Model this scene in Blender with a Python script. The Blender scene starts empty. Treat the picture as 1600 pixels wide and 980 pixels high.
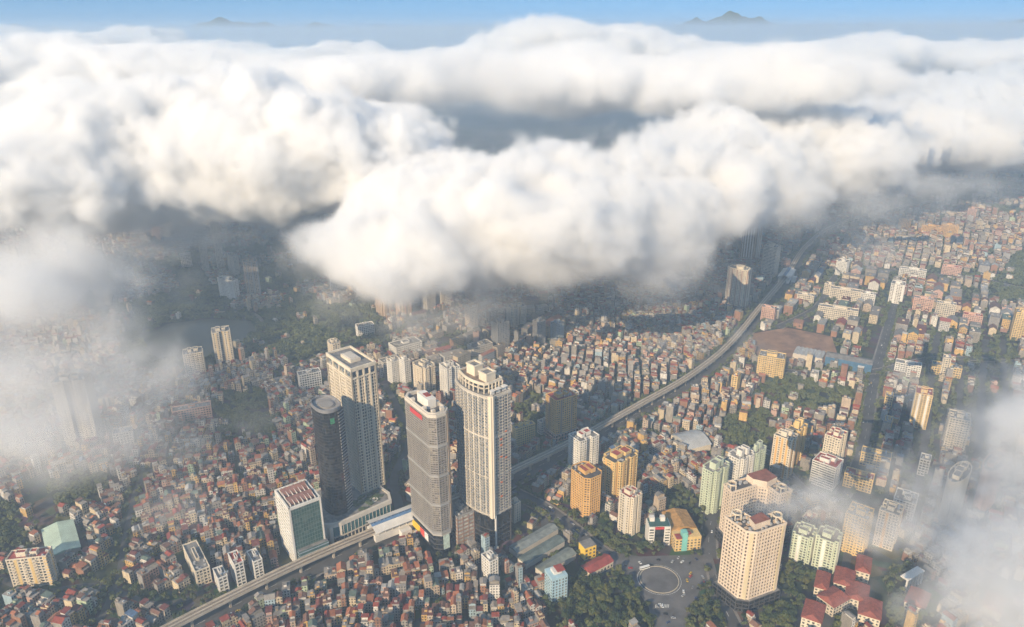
import bpy, bmesh, math, random
import numpy as np
from mathutils import Vector, Matrix, Euler

# ---------------------------------------------------------------- camera, sky, sun
R = math.radians
S = bpy.context.scene
CAMH, FPX, PITCH, ROLL = 520.0, 1150.0, R(21.07), R(-0.25)
cam_d = bpy.data.cameras.new("camera"); cam = bpy.data.objects.new("camera", cam_d)
S.collection.objects.link(cam); S.camera = cam
cam_d.sensor_width = 36; cam_d.lens = 36 * FPX / 1600
cam_d.clip_start = 1; cam_d.clip_end = 500000
cam.location = (0, 0, CAMH)
cam.rotation_euler = (Matrix.Rotation(R(90) - PITCH, 3, 'X') @ Matrix.Rotation(ROLL, 3, 'Z')).to_euler()
CAMR = (Matrix.Rotation(R(90) - PITCH, 3, 'X') @ Matrix.Rotation(ROLL, 3, 'Z'))

def P(x, y, z=0.0):
    """point of the place at height z that the photograph shows at pixel (x, y)"""
    d = CAMR @ Vector(((x - 800) / FPX, (490 - y) / FPX, -1))
    t = (z - CAMH) / d.z
    return Vector((d.x * t, d.y * t, z))

SUN_AZ = R(210)      # compass-like, clockwise from +Y: behind the camera and to its left
SUN_EL = R(26)
sun_dir = Vector((math.sin(SUN_AZ) * math.cos(SUN_EL), math.cos(SUN_AZ) * math.cos(SUN_EL), math.sin(SUN_EL)))
sd = bpy.data.lights.new("sun", 'SUN'); sd.energy = 5.0; sd.angle = R(0.55); sd.color = (1.0, 0.79, 0.53)
so = bpy.data.objects.new("sun", sd); S.collection.objects.link(so)
so.rotation_euler = sun_dir.to_track_quat('Z', 'Y').to_euler(); so.location = sun_dir * 2000
W = bpy.data.worlds.new("World"); S.world = W; W.use_nodes = True
wn = W.node_tree.nodes; wl = W.node_tree.links
sky = wn.new('ShaderNodeTexSky'); sky.sky_type = 'NISHITA'; sky.sun_disc = False
sky.sun_elevation = SUN_EL; sky.sun_rotation = SUN_AZ; sky.altitude = 2500; sky.air_density = 1.2; sky.dust_density = 0.0; sky.ozone_density = 1.5
wn['Background'].inputs[1].default_value = 0.15
# thin clean air above the haze: the sky is as blue at the horizon as a Nishita sky is some degrees up
tc = wn.new('ShaderNodeTexCoord'); lift = wn.new('ShaderNodeVectorMath'); lift.operation = 'ADD'; lift.inputs[1].default_value = (0, 0, 0.45)
wl.new(tc.outputs['Generated'], lift.inputs[0]); nrm = wn.new('ShaderNodeVectorMath'); nrm.operation = 'NORMALIZE'
wl.new(lift.outputs[0], nrm.inputs[0]); wl.new(nrm.outputs[0], sky.inputs[0]) if 'Vector' in sky.inputs else None
tint = wn.new('ShaderNodeVectorMath'); tint.operation = 'MULTIPLY'; tint.inputs[1].default_value = (.74, 1.02, .98)
wl.new(sky.outputs[0], tint.inputs[0]); wl.new(tint.outputs[0], wn['Background'].inputs[0])
S.view_settings.view_transform = 'Standard'; S.view_settings.look = 'None'
S.view_settings.gamma = 1; S.view_settings.use_curve_mapping = False
S.view_settings.exposure = 0.68
c = S.cycles
c.use_denoising = True
try: c.denoiser = 'OPENIMAGEDENOISE'
except Exception: pass
c.use_adaptive_sampling = True; c.adaptive_threshold = 0.03
c.max_bounces = 13; c.diffuse_bounces = 2; c.glossy_bounces = 2; c.transmission_bounces = 2
c.volume_bounces = 11; c.transparent_max_bounces = 8
c.volume_step_rate = 1.6; c.volume_max_steps = 256
c.caustics_reflective = False; c.caustics_refractive = False
c.sample_clamp_indirect = 8
# ---------------------------------------------------------------- helpers
rng = random.Random(7); nrg = np.random.default_rng(7)
CI = np.array(CAMR).T                       # world -> camera

def project(X, Y, Z):
    """world arrays -> photo pixels"""
    d = np.stack([np.asarray(X, float), np.asarray(Y, float), np.asarray(Z, float) - CAMH])
    q = np.tensordot(CI, d, 1)
    return 800 + FPX * q[0] / -q[2], 490 - FPX * q[1] / -q[2]

def height_to(x, y, ytop):
    """height of a vertical edge standing at pixel (x, y) and reaching row ytop"""
    b = P(x, y); lo, hi = 0.0, 420.0
    for _ in range(40):
        m = (lo + hi) / 2
        if project(b.x, b.y, m)[1] > ytop: lo = m
        else: hi = m
    return lo

def length_for(c0, ang, px):
    """metres along ang from ground point c0 that cover px columns"""
    x0 = project(c0.x, c0.y, c0.z)[0]; lo, hi = 0.0, 400.0
    for _ in range(40):
        m = (lo + hi) / 2
        if abs(project(c0.x + math.cos(ang) * m, c0.y + math.sin(ang) * m, c0.z)[0] - x0) < px: lo = m
        else: hi = m
    return lo

MATS = {}
def material(name, col, rough=.85, var=.18, scale=9., streak=0.0, metal=0.0, spec=.3):
    if name in MATS: return MATS[name]
    m = bpy.data.materials.new(name); m.use_nodes = True; n = m.node_tree.nodes; l = m.node_tree.links
    b = n['Principled BSDF']; b.inputs['Roughness'].default_value = rough; b.inputs['Metallic'].default_value = metal
    b.inputs['Specular IOR Level'].default_value = spec
    g = n.new('ShaderNodeNewGeometry'); nz = n.new('ShaderNodeTexNoise'); nz.inputs['Scale'].default_value = 1 / scale; nz.inputs['Detail'].default_value = 4
    mp = n.new('ShaderNodeMapping'); mp.inputs['Scale'].default_value = (1, 1, .25 if streak else 1)
    l.new(g.outputs['Position'], mp.inputs[0]); l.new(mp.outputs[0], nz.inputs['Vector'])
    mr = n.new('ShaderNodeMapRange'); l.new(nz.outputs[0], mr.inputs[0]); mr.inputs[1].default_value = .3; mr.inputs[2].default_value = .7
    mr.inputs[3].default_value = 1 - var; mr.inputs[4].default_value = 1 + var
    mx = n.new('ShaderNodeVectorMath'); mx.operation = 'SCALE'; mx.inputs[0].default_value = col[:3]; l.new(mr.outputs[0], mx.inputs['Scale'])
    l.new(mx.outputs[0], b.inputs['Base Color'])
    MATS[name] = m; return m

def glass(name, col, rough=.12, cell=3.2, lite=.35):
    """window glass: random panes with blinds or curtains behind them"""
    if name in MATS: return MATS[name]
    m = bpy.data.materials.new(name); m.use_nodes = True; n = m.node_tree.nodes; l = m.node_tree.links
    b = n['Principled BSDF']; b.inputs['Roughness'].default_value = rough; b.inputs['Specular IOR Level'].default_value = .6
    g = n.new('ShaderNodeNewGeometry'); sn = n.new('ShaderNodeVectorMath'); sn.operation = 'SNAP'; sn.inputs[1].default_value = (cell, cell, 3.4)
    l.new(g.outputs['Position'], sn.inputs[0]); w = n.new('ShaderNodeTexWhiteNoise'); l.new(sn.outputs[0], w.inputs['Vector'])
    r = n.new('ShaderNodeValToRGB'); l.new(w.outputs[0], r.inputs[0]); e = r.color_ramp.elements
    e[0].position = .42; e[0].color = (*col, 1); e[1].position = 1; e[1].color = tuple(min(.6, col[k] + lite * (.9, .8, .62)[k]) for k in range(3)) + (1,)
    l.new(r.outputs[0], b.inputs['Base Color']); MATS[name] = m; return m

def build(name, V, F, mats, parent=None, fm=None, loc=None):
    me = bpy.data.meshes.new(name); me.from_pydata(V, [], F)
    for m in (mats if isinstance(mats, (list, tuple)) else [mats]): me.materials.append(m)
    if fm: me.polygons.foreach_set('material_index', fm)
    o = bpy.data.objects.new(name, me); S.collection.objects.link(o)
    if parent: o.parent = parent
    if loc is not None: o.location = loc
    return o

class MB:
    def __init__(s): s.V = []; s.F = []; s.M = []
    def quad(s, a, b, c_, d, m=0):
        i = len(s.V); s.V += [a, b, c_, d]; s.F.append((i, i + 1, i + 2, i + 3)); s.M.append(m)
    def prism(s, poly, z0, z1, m=0, top=True, mt=None, bottom=False):
        i = len(s.V); n = len(poly); s.V += [(x, y, z0) for x, y in poly] + [(x, y, z1) for x, y in poly]
        for k in range(n):
            j = (k + 1) % n; s.F.append((i + k, i + j, i + n + j, i + n + k)); s.M.append(m)
        if top: s.F.append(tuple(range(i + n, i + 2 * n))); s.M.append(m if mt is None else mt)
        if bottom: s.F.append(tuple(range(i + n - 1, i - 1, -1))); s.M.append(m)
    def box(s, cx, cy, z0, sx, sy, sz, rot=0., m=0, mt=None, bottom=False):
        c_, n_ = math.cos(rot), math.sin(rot)
        s.prism([(cx + a * c_ - b * n_, cy + a * n_ + b * c_) for a, b in ((-sx / 2, -sy / 2), (sx / 2, -sy / 2), (sx / 2, sy / 2), (-sx / 2, sy / 2))], z0, z0 + sz, m, True, mt, bottom)
    def ring(s, poly, inner, z0, z1, m=0):
        i = len(s.V); n = len(poly)
        s.V += [(x, y, z0) for x, y in poly] + [(x, y, z1) for x, y in poly] + [(x, y, z1) for x, y in inner] + [(x, y, z0) for x, y in inner]
        for k in range(n):
            j = (k + 1) % n
            s.F += [(i + k, i + j, i + n + j, i + n + k), (i + n + k, i + n + j, i + 2 * n + j, i + 2 * n + k), (i + 2 * n + k, i + 2 * n + j, i + 3 * n + j, i + 3 * n + k), (i + 3 * n + k, i + 3 * n + j, i + j, i + k)]
            s.M += [m] * 4
    def done(s, name, mats, parent=None): return build(name, s.V, s.F, mats, parent, s.M)

def offset(poly, d):
    """move every edge outward by d (poly counter-clockwise)"""
    n = len(poly); out = []
    for k in range(n):
        p0, p1, p2 = poly[k - 1], poly[k], poly[(k + 1) % n]
        a = Vector((p1[0] - p0[0], p1[1] - p0[1])).normalized(); b = Vector((p2[0] - p1[0], p2[1] - p1[1])).normalized()
        na = Vector((a.y, -a.x)); nb = Vector((b.y, -b.x)); m = na + nb
        if m.length < 1e-6: m = na
        m = m / max(.3, m.dot(na)) if m.dot(na) > 1e-6 else na
        out.append((p1[0] + m.x * d, p1[1] + m.y * d))
    return out

def thing(name, label, cat, loc, rot=0., group=None):
    o = bpy.data.objects.new(name, None); S.collection.objects.link(o); o.location = loc; o.rotation_euler = (0, 0, rot)
    o.empty_display_size = 5
    o['label'] = label; o['category'] = cat
    if group: o['group'] = group
    return o

def structure(o, kind='structure'): o['kind'] = kind; return o

# ---------------------------------------------------------------- the lie of the land
X0, Y0, CELL, NX, NY = -2100., 380., 2.5, 1800, 1120
occ = np.zeros((NY, NX), np.uint8)          # 0 free, 1 road, 2 green, 3 taken, 4 bare
GX, GY = np.meshgrid(X0 + CELL * (np.arange(NX) + .5), Y0 + CELL * (np.arange(NY) + .5))
def _win(pts, pad):
    xs = [p[0] for p in pts]; ys = [p[1] for p in pts]
    a = max(0, int((min(xs) - pad - X0) / CELL)); b = min(NX, int((max(xs) + pad - X0) / CELL) + 2)
    c_ = max(0, int((min(ys) - pad - Y0) / CELL)); d = min(NY, int((max(ys) + pad - Y0) / CELL) + 2)
    return slice(c_, max(c_, d)), slice(a, max(a, b))
def stamp_poly(pts, code, only=None):
    w = _win(pts, 0); gx, gy = GX[w], GY[w]; ins = np.zeros(gx.shape, bool); n = len(pts)
    for k in range(n):
        (x1, y1), (x2, y2) = pts[k][:2], pts[(k + 1) % n][:2]
        if y1 == y2: continue
        cr = ((y1 > gy) != (y2 > gy)) & (gx < (x2 - x1) * (gy - y1) / (y2 - y1) + x1); ins ^= cr
    t = occ[w]
    if only is not None: ins &= np.isin(t, only)
    t[ins] = code
def stamp_line(pts, width, code):
    for (x1, y1), (x2, y2) in zip([p[:2] for p in pts[:-1]], [p[:2] for p in pts[1:]]):
        w = _win([(x1, y1), (x2, y2)], width); gx, gy = GX[w], GY[w]
        dx, dy = x2 - x1, y2 - y1; t = np.clip(((gx - x1) * dx + (gy - y1) * dy) / (dx * dx + dy * dy + 1e-9), 0, 1)
        m = np.hypot(gx - x1 - t * dx, gy - y1 - t * dy) < width / 2; occ[w][m] = code
def at(x, y):
    i = int((y - Y0) / CELL); j = int((x - X0) / CELL)
    return occ[i, j] if 0 <= i < NY and 0 <= j < NX else 9

def spline(pts, step=12.):
    pts = [Vector(p[:2]) for p in pts]; out = []
    q = [2 * pts[0] - pts[1]] + pts + [2 * pts[-1] - pts[-2]]
    for k in range(1, len(q) - 2):
        n = max(2, int((q[k + 1] - q[k]).length / step))
        for i in range(n):
            t = i / n; a, b, c_, d = q[k - 1], q[k], q[k + 1], q[k + 2]
            out.append(.5 * ((2 * b) + (c_ - a) * t + (2 * a - 5 * b + 4 * c_ - d) * t * t + (3 * b - a - 3 * c_ + d) * t ** 3))
    out.append(pts[-1]); return out
def px_line(l, z=0.): return [P(x, y, z) for x, y in l]

GREENS = [
    [(190, 500), (330, 468), (430, 476), (520, 468), (600, 500), (610, 540), (480, 562), (400, 560), (330, 575), (230, 585), (190, 560)],
    [(120, 440), (300, 395), (480, 378), (570, 430), (600, 500), (520, 478), (420, 484), (330, 476), (150, 500)],
    [(330, 620), (410, 610), (432, 690), (340, 692)], [(1185, 612), (1225, 588), (1335, 610), (1325, 642), (1240, 645), (1180, 628)],
    [(866, 905), (950, 878), (985, 900), (1000, 945), (1022, 985), (855, 985)], [(1062, 990), (1075, 930), (1098, 902), (1112, 930), (1140, 985)],
    [(1222, 892), (1300, 880), (1285, 930), (1262, 985), (1190, 985), (1215, 930)], [(1130, 655), (1200, 640), (1215, 695), (1130, 705)],
    [(930, 858), (1005, 864), (1112, 866), (1112, 852), (1060, 838), (1000, 842), (930, 822)], [(1012, 792), (1060, 760), (1092, 800), (1085, 834), (1040, 800)],
    [(802, 640), (845, 618), (850, 690), (808, 700)], [(1372, 895), (1425, 880), (1450, 985), (1368, 985)], [(-10, 790), (30, 795), (42, 850), (0, 885), (-20, 870)],
    [(812, 776), (880, 792), (930, 830), (900, 842), (812, 800)], [(1380, 283), (1610, 276), (1610, 338), (1400, 322)], [(625, 640), (660, 640), (655, 680), (630, 690)],
    [(1555, 440), (1590, 395), (1620, 395), (1620, 470), (1560, 480)], [(40, 770), (120, 740), (170, 745), (150, 790), (60, 815)],
]
LAKE = [(222, 528), (262, 506), (330, 498), (392, 502), (404, 518), (372, 540), (330, 560), (300, 566), (236, 562)]
SITE = [(1172, 522), (1230, 512), (1300, 526), (1312, 565), (1250, 572), (1185, 562)]
PLAZA = [(925, 858), (1000, 870), (1112, 866), (1120, 895), (1092, 925), (1072, 985), (1018, 985), (1014, 950), (985, 908), (958, 884)]
VIA = [(235, 995), (330, 946), (440, 892), (520, 856), (605, 821), (700, 783), (800, 735), (900, 686), (1000, 631), (1080, 585), (1140, 537), (1190, 477), (1229, 430), (1258, 386), (1300, 354), (1380, 328), (1470, 312)]
ROADS = [  # (pixel polyline, width)
    ([(800, 768), (860, 800), (930, 856), (975, 884)], 18), ([(1108, 872), (1110, 820), (1135, 745), (1190, 705), (1260, 770), (1340, 790)], 15),
    ([(1300, 800), (1345, 715), (1364, 600), (1386, 520), (1402, 462)], 15), ([(1432, 780), (1448, 660), (1458, 560), (1466, 520)], 11),
    ([(1528, 720), (1534, 610), (1540, 530)], 11), ([(1578, 680), (1568, 600), (1566, 530)], 11), ([(1497, 660), (1503, 560)], 9),
    ([(1216, 512), (1277, 480), (1302, 438), (1318, 420)], 14), ([(1240, 392), (1300, 408), (1400, 424), (1520, 436), (1600, 452)], 20),
    ([(625, 800), (617, 745), (640, 690), (622, 640), (600, 600)], 11), ([(1180, 575), (1290, 585), (1370, 580), (1466, 560), (1600, 566)], 12),
    ([(1042, 985), (1046, 1010)], 26), ([(1118, 895), (1128, 940), (1150, 985)], 14), ([(205, 498), (262, 494), (330, 488), (392, 490), (412, 505)], 10),
    ([(430, 590), (520, 545), (620, 520), (720, 480)], 9), ([(820, 770), (812, 790), (850, 812), (850, 840)], 9),
    ([(0, 905), (60, 925), (150, 915), (250, 945), (340, 915)], 7), ([(150, 985), (185, 900), (200, 820), (230, 740), (330, 700)], 6),
    ([(1290, 985), (1318, 900), (1330, 830)], 8),
]
VIAW = [P(x, y, 13.) for x, y in VIA]; VIAS = spline(VIAW, 15.)
for g in GREENS: stamp_poly([P(x, y)[:2] for x, y in g], 2)
_ph = np.sin(GX / 47.) * np.cos(GY / 61. + GX / 130.) + .6 * np.sin(GX / 23. + 2.) * np.sin(GY / 29.)   # clearings with buildings in the far green belt
_pyx = project(GX, GY, GX * 0)
occ[(occ == 2) & (_ph > .12) & (_pyx[1] < 486) & (_pyx[0] < 620)] = 0
_p2 = np.sin(GX / 13. + 2 * np.sin(GY / 31.)) * np.cos(GY / 11. + 2 * np.sin(GX / 37.))
occ[(occ == 2) & (_p2 > .5) & ((_pyx[1] < 720) | (_pyx[0] < 800))] = 0
occ[(occ == 2) & (_ph > .12) & (_pyx[1] < 345) & (_pyx[0] > 1300)] = 0
stamp_poly([P(x, y)[:2] for x, y in LAKE], 4); stamp_poly([P(x, y)[:2] for x, y in SITE], 4)
ROADW = [(spline(px_line(l)), w) for l, w in ROADS] + [(VIAS, 28.)]
for l, w in ROADW: stamp_line(l, w + 5, 1)
stamp_poly([P(x, y)[:2] for x, y in PLAZA], 1)

asphalt = material('asphalt', (.085, .083, .083), .9, .3, 22.)
pave = material('paving_concrete', (.22, .2, .18), .9, .2, 6.)

def ground():
    m = bpy.data.materials.new('ground_cover'); m.use_nodes = True; n = m.node_tree.nodes; l = m.node_tree.links
    g = n.new('ShaderNodeNewGeometry'); a = n.new('ShaderNodeTexNoise'); a.inputs['Scale'].default_value = 1 / 140.; a.inputs['Detail'].default_value = 6; a.inputs['Roughness'].default_value = .65
    v = n.new('ShaderNodeTexVoronoi'); v.inputs['Scale'].default_value = 1 / 16.
    l.new(g.outputs['Position'], a.inputs['Vector']); l.new(g.outputs['Position'], v.inputs['Vector'])
    r = n.new('ShaderNodeValToRGB'); l.new(a.outputs[0], r.inputs[0]); e = r.color_ramp.elements
    e[0].position = .38; e[0].color = (.035, .05, .028, 1); e[1].position = .62; e[1].color = (.15, .13, .11, 1)
    e2 = r.color_ramp.elements.new(.5); e2.color = (.09, .085, .07, 1)
    mx = n.new('ShaderNodeMix'); mx.data_type = 'RGBA'; mx.blend_type = 'MULTIPLY'; mx.inputs[0].default_value = .6
    l.new(r.outputs[0], mx.inputs[6]); l.new(v.outputs['Color'], mx.inputs[7]); l.new(mx.outputs[2], n['Principled BSDF'].inputs['Base Color'])
    n['Principled BSDF'].inputs['Roughness'].default_value = 1; n['Principled BSDF'].inputs['Specular IOR Level'].default_value = .1
    k = [-300000, -60000, -12000, -4000, -1500, 0, 1500, 4000, 12000, 60000, 300000]
    V = [(x, y, 0) for y in k for x in k]; c_ = len(k)
    F = [(j * c_ + i, j * c_ + i + 1, (j + 1) * c_ + i + 1, (j + 1) * c_ + i) for j in range(c_ - 1) for i in range(c_ - 1)]
    structure(build('ground', V, F, m))
ground()

def sheet(name, pts, z, mat):
    m = MB(); i = len(pts); V = [(p[0], p[1], z) for p in pts]
    bm = bmesh.new(); vs = [bm.verts.new(v) for v in V]; bm.faces.new(vs); bmesh.ops.triangulate(bm, faces=bm.faces[:])
    me = bpy.data.meshes.new(name); bm.to_mesh(me); bm.free(); me.materials.append(mat)
    o = bpy.data.objects.new(name, me); S.collection.objects.link(o); return structure(o)
def strip(m, pts, z, w, off=0., mi=0, h=0.):
    L_ = []; n = len(pts)
    for k in range(n):
        t = (pts[min(k + 1, n - 1)] - pts[max(k - 1, 0)]).normalized(); nr = Vector((-t.y, t.x))
        c_ = Vector(pts[k][:2]) + nr * off; L_.append((c_ - nr * w / 2, c_ + nr * w / 2))
    for a, b in zip(L_[:-1], L_[1:]):
        m.quad((a[0].x, a[0].y, z + h), (b[0].x, b[0].y, z + h), (b[1].x, b[1].y, z + h), (a[1].x, a[1].y, z + h), mi)
        if h:
            m.quad((a[0].x, a[0].y, z), (b[0].x, b[0].y, z), (b[0].x, b[0].y, z + h), (a[0].x, a[0].y, z + h), mi)
            m.quad((b[1].x, b[1].y, z), (a[1].x, a[1].y, z), (a[1].x, a[1].y, z + h), (b[1].x, b[1].y, z + h), mi)

white_paint = material('road_paint', (.6, .6, .57), .8, .15)
for i, (l, w) in enumerate(ROADW):
    m = MB(); strip(m, l, .06 + .012 * i, w, 0)
    if w > 11:
        for s_ in (-1, 1): strip(m, l, .06 + .012 * i, 2.6, s_ * (w / 2 + 1.3), 1, .14)
    if w > 13:
        for k in range(0, len(l) - 1, 2): strip(m, [l[k], l[k].lerp(l[k + 1], .6)], .066 + .012 * i, .3, 0, 2)
    structure(m.done('road' if w > 9 else 'path', [asphalt if i != 13 else pave, pave, white_paint]))
sheet('plaza', [P(x, y) for x, y in PLAZA], .32, material('plaza_asphalt', (.12, .115, .115), .9, .3, 14.))
water = material('lake_water', (.1, .1, .075), .25, .15, 40., spec=.3)
sheet('lake', [P(x, y) for x, y in LAKE], .03, water)
sheet('bare_ground', [P(x, y) for x, y in SITE], .04, material('bare_earth', (.26, .15, .09), .95, .4, 25.))

# ---------------------------------------------------------------- tall buildings
WALL = {
    'cream': (.64, .56, .44), 'white': (.68, .65, .6), 'orange': (.62, .37, .13), 'yellow': (.66, .47, .2), 'pink': (.68, .56, .44), 'palegreen': (.5, .55, .42),
    'grey': (.3, .29, .28), 'tan': (.5, .38, .27), 'brown': (.3, .2, .15), 'bluegrey': (.32, .37, .42), 'concrete': (.42, .39, .35), 'salmon': (.58, .36, .28), 'stone': (.55, .5, .43), 'straw': (.6, .5, .33), 'taupe': (.27, .25, .23), 'dark': (.055, .055, .06),
}
def wm(k): return material(k + '_render', WALL[k], .85, .13, 12., 1)
G_DARK = glass('dark_window_glass', (.03, .035, .04)); G_BLUE = glass('blue_window_glass', (.05, .08, .11)); G_GREEN = glass('green_window_glass', (.03, .1, .085), lite=.12)
G_BLACK = glass('black_curtain_glass', (.012, .014, .018), .1, 2.2, .03); G_BROWN = glass('brown_tint_glass', (.07, .055, .045))  # the second glass has a brown base colour
roofgrey = material('roof_screed', (.2, .19, .18), .95, .35, 5.); roofred = material('red_roof_sheet', (.3, .06, .045), .7, .3, 6.)
roofdark = material('dark_roof_felt', (.09, .085, .085), .9, .3, 5.); steel = material('roof_plant_metal', (.4, .4, .4), .5, .2, 3.)
tankm = material('water_tank_steel', (.6, .6, .6), .3, .1, 3., metal=.8)
ACC = {'roofred': roofred, 'roofgrey': roofgrey, 'roofdark': roofdark}

def clip_edge_points(a, b, s):
    L_ = math.hypot(b[0] - a[0], b[1] - a[1]); n = max(1, round(L_ / s)); return n, L_
def comb(m, cx, cy, z0, z1, fh, w, ang, depth, rail=1.0):
    """balconies one above another, joined by the wall behind the glass"""
    n_f = round((z1 - z0) / fh); pf = []
    for k in range(n_f): z = z0 + k * fh; pf += [(-.62, z - .1), (-.62, z + rail), (.62 + depth + .1, z + rail), (.62 + depth + .1, z + fh - .1)]
    c_, s_ = math.cos(ang), math.sin(ang); i = len(m.V); n = len(pf)
    for u in (-w / 2, w / 2): m.V += [(cx + u * c_ - v * s_, cy + u * s_ + v * c_, z) for v, z in pf]
    for k in range(n - 1): m.F.append((i + k, i + n + k, i + n + k + 1, i + k + 1)); m.M.append(0)
    for k in range(n_f):
        a = i + 4 * k; m.F += [(a, a + 1, a + 2)[::-1], (a + n, a + n + 1, a + n + 2)]; m.M += [0, 0]
def facade(o, poly, z0, z1, wall, gl, fh=3.4, bay=3.4, pier=.9, band=1.1, depth=.45, balc=0, accent=None, accent_every=4, belts=(), base_solid=0.):
    """storeys of glass behind a grid of spandrels and piers"""
    n_f = max(1, round((z1 - z0) / fh)); fh = (z1 - z0) / n_f
    inner = offset(poly, -depth)
    g = MB(); g.prism(inner, 0, fh - .02, top=False)
    base = g.done('window_band', gl, o); base.location.z = z0
    for k in range(1, n_f):
        w = base.copy(); S.collection.objects.link(w); w.parent = o; w.location.z = z0 + k * fh
    m = MB(); ms = [wm(wall)]
    if accent: ms.append(wm(accent))
    thick = offset(poly, -depth - .1)
    for k in range(n_f): m.ring(poly, thick, z0 + k * fh, z0 + k * fh + band)
    m.ring(poly, thick, z1 - .01, z1 + .5)
    n = len(poly)
    for e in range(n):
        a, b = poly[e], poly[(e + 1) % n]; nb, L_ = clip_edge_points(a, b, bay); ang = math.atan2(b[1] - a[1], b[0] - a[0])
        nx, ny = math.sin(ang), -math.cos(ang)
        if L_ < 1.2: continue
        for i in range(nb + 1):
            t = i / nb; w_ = pier if 0 < i < nb else pier * 1.0
            t = min(max(t, w_ / 2 / L_), 1 - w_ / 2 / L_)
            cx, cy = a[0] + (b[0] - a[0]) * t, a[1] + (b[1] - a[1]) * t
            m.box(cx - nx * (depth / 2 - .05), cy - ny * (depth / 2 - .05), z0, w_, depth + .1, z1 - z0, ang)
        if accent:
            for i in range(nb):
                if i % accent_every == accent_every // 2:
                    t = (i + .5) / nb; m.box(a[0] + (b[0] - a[0]) * t + nx * .05, a[1] + (b[1] - a[1]) * t + ny * .05, z0, L_ / nb * .8, .5, z1 - z0, ang, 1)
        if balc:
            bm_ = MB()
            for i in range(nb):
                if i % balc != balc // 2: continue
                t = (i + .5) / nb; cx, cy = a[0] + (b[0] - a[0]) * t + nx * .62, a[1] + (b[1] - a[1]) * t + ny * .62
                bm_ = MB(); comb(bm_, cx, cy, z0, z1, fh, L_ / nb * .92, ang, depth); bm_.done('balcony_stack', wm(wall), o)
    for bz in belts: m.ring(offset(poly, .5), thick, z0 + bz * (z1 - z0), z0 + bz * (z1 - z0) + 1.6)
    m.done('wall', ms, o)
    return fh

UNIT = []
def roof_unit(o, x, y, z, sx, sy, sz, mat=0):
    while len(UNIT) <= mat:
        m = MB(); m.box(0, 0, 0, 1, 1, 1); m.box(0, 0, 1, .7, .7, .12); q = m.done('roof_unit', [steel, wm('tan')][len(UNIT)]); UNIT.append(q.data); bpy.data.objects.remove(q)
    q = bpy.data.objects.new('roof_unit', UNIT[mat]); S.collection.objects.link(q); q.parent = o; q.location = (x, y, z); q.scale = (sx, sy, sz)
def bbox_of(poly):
    xs = [p[0] for p in poly]; ys = [p[1] for p in poly]; return min(xs), max(xs), min(ys), max(ys)
def roof_of(o, poly, z, wall, roof='roofgrey', plant=2, seed=1, tall=4.5, red=False):
    r_ = random.Random(seed); x0, x1, y0, y1 = bbox_of(poly); m = MB()
    m.prism(offset(poly, -.3), z - .3, z + .25, 0, True, 0); m.done('roof', ACC[roof], o)
    m = MB(); m.ring(offset(poly, .25), offset(poly, -.35), z + .2, z + 1.6); m.done('parapet', wm(wall), o)
    cx, cy = (x0 + x1) / 2, (y0 + y1) / 2; w, d = x1 - x0, y1 - y0
    for k in range(plant):
        a = (k + .5) / plant; m = MB(); sx, sy = w * r_.uniform(.16, .26), d * r_.uniform(.3, .42)
        x, y = x0 + w * (.18 + .64 * a), cy + d * r_.uniform(-.08, .08)
        m.box(x, y, z + .25, sx, sy, tall, 0, 0, 1); m.ring([(x - sx / 2 - .3, y - sy / 2 - .3), (x + sx / 2 + .3, y - sy / 2 - .3), (x + sx / 2 + .3, y + sy / 2 + .3), (x - sx / 2 - .3, y + sy / 2 + .3)],
            [(x - sx / 2 + .3, y - sy / 2 + .3), (x + sx / 2 - .3, y - sy / 2 + .3), (x + sx / 2 - .3, y + sy / 2 - .3), (x - sx / 2 + .3, y + sy / 2 - .3)], z + tall + .26, z + tall + .9)
        m.done('lift_house', [wm(wall), ACC['roofred'] if red else roofgrey], o)
    for k in range(4 + int(min(10, w * d / 110))):
        x, y = r_.uniform(x0 + 2, x1 - 2), r_.uniform(y0 + 2, y1 - 2)
        if inside(poly, x, y, 1.5): roof_unit(o, x, y, z + .25, r_.uniform(1, 2.8), r_.uniform(1, 2.4), r_.uniform(.8, 2.))
    if r_.random() < .6:
        m = MB(); bm = 8
        x, y = cx, cy - d * .3
        m.prism([(1.1 * math.cos(q * .785), 1.1 * math.sin(q * .785)) for q in range(8)], z + .25, z + 2.9); q = m.done('water_tank', tankm, o); q.location = (x, y, 0)
        for t_ in (1, 2): q2 = q.copy(); S.collection.objects.link(q2); q2.parent = o; q2.location = (x + t_ * 3, y, 0)
def inside(poly, x, y, mg=0.):
    q = offset(poly, -mg) if mg else poly; c_ = False; n = len(q)
    for k in range(n):
        (x1, y1), (x2, y2) = q[k], q[(k + 1) % n]
        if (y1 > y) != (y2 > y) and x < (x2 - x1) * (y - y1) / (y2 - y1) + x1: c_ = not c_
    return c_

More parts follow.
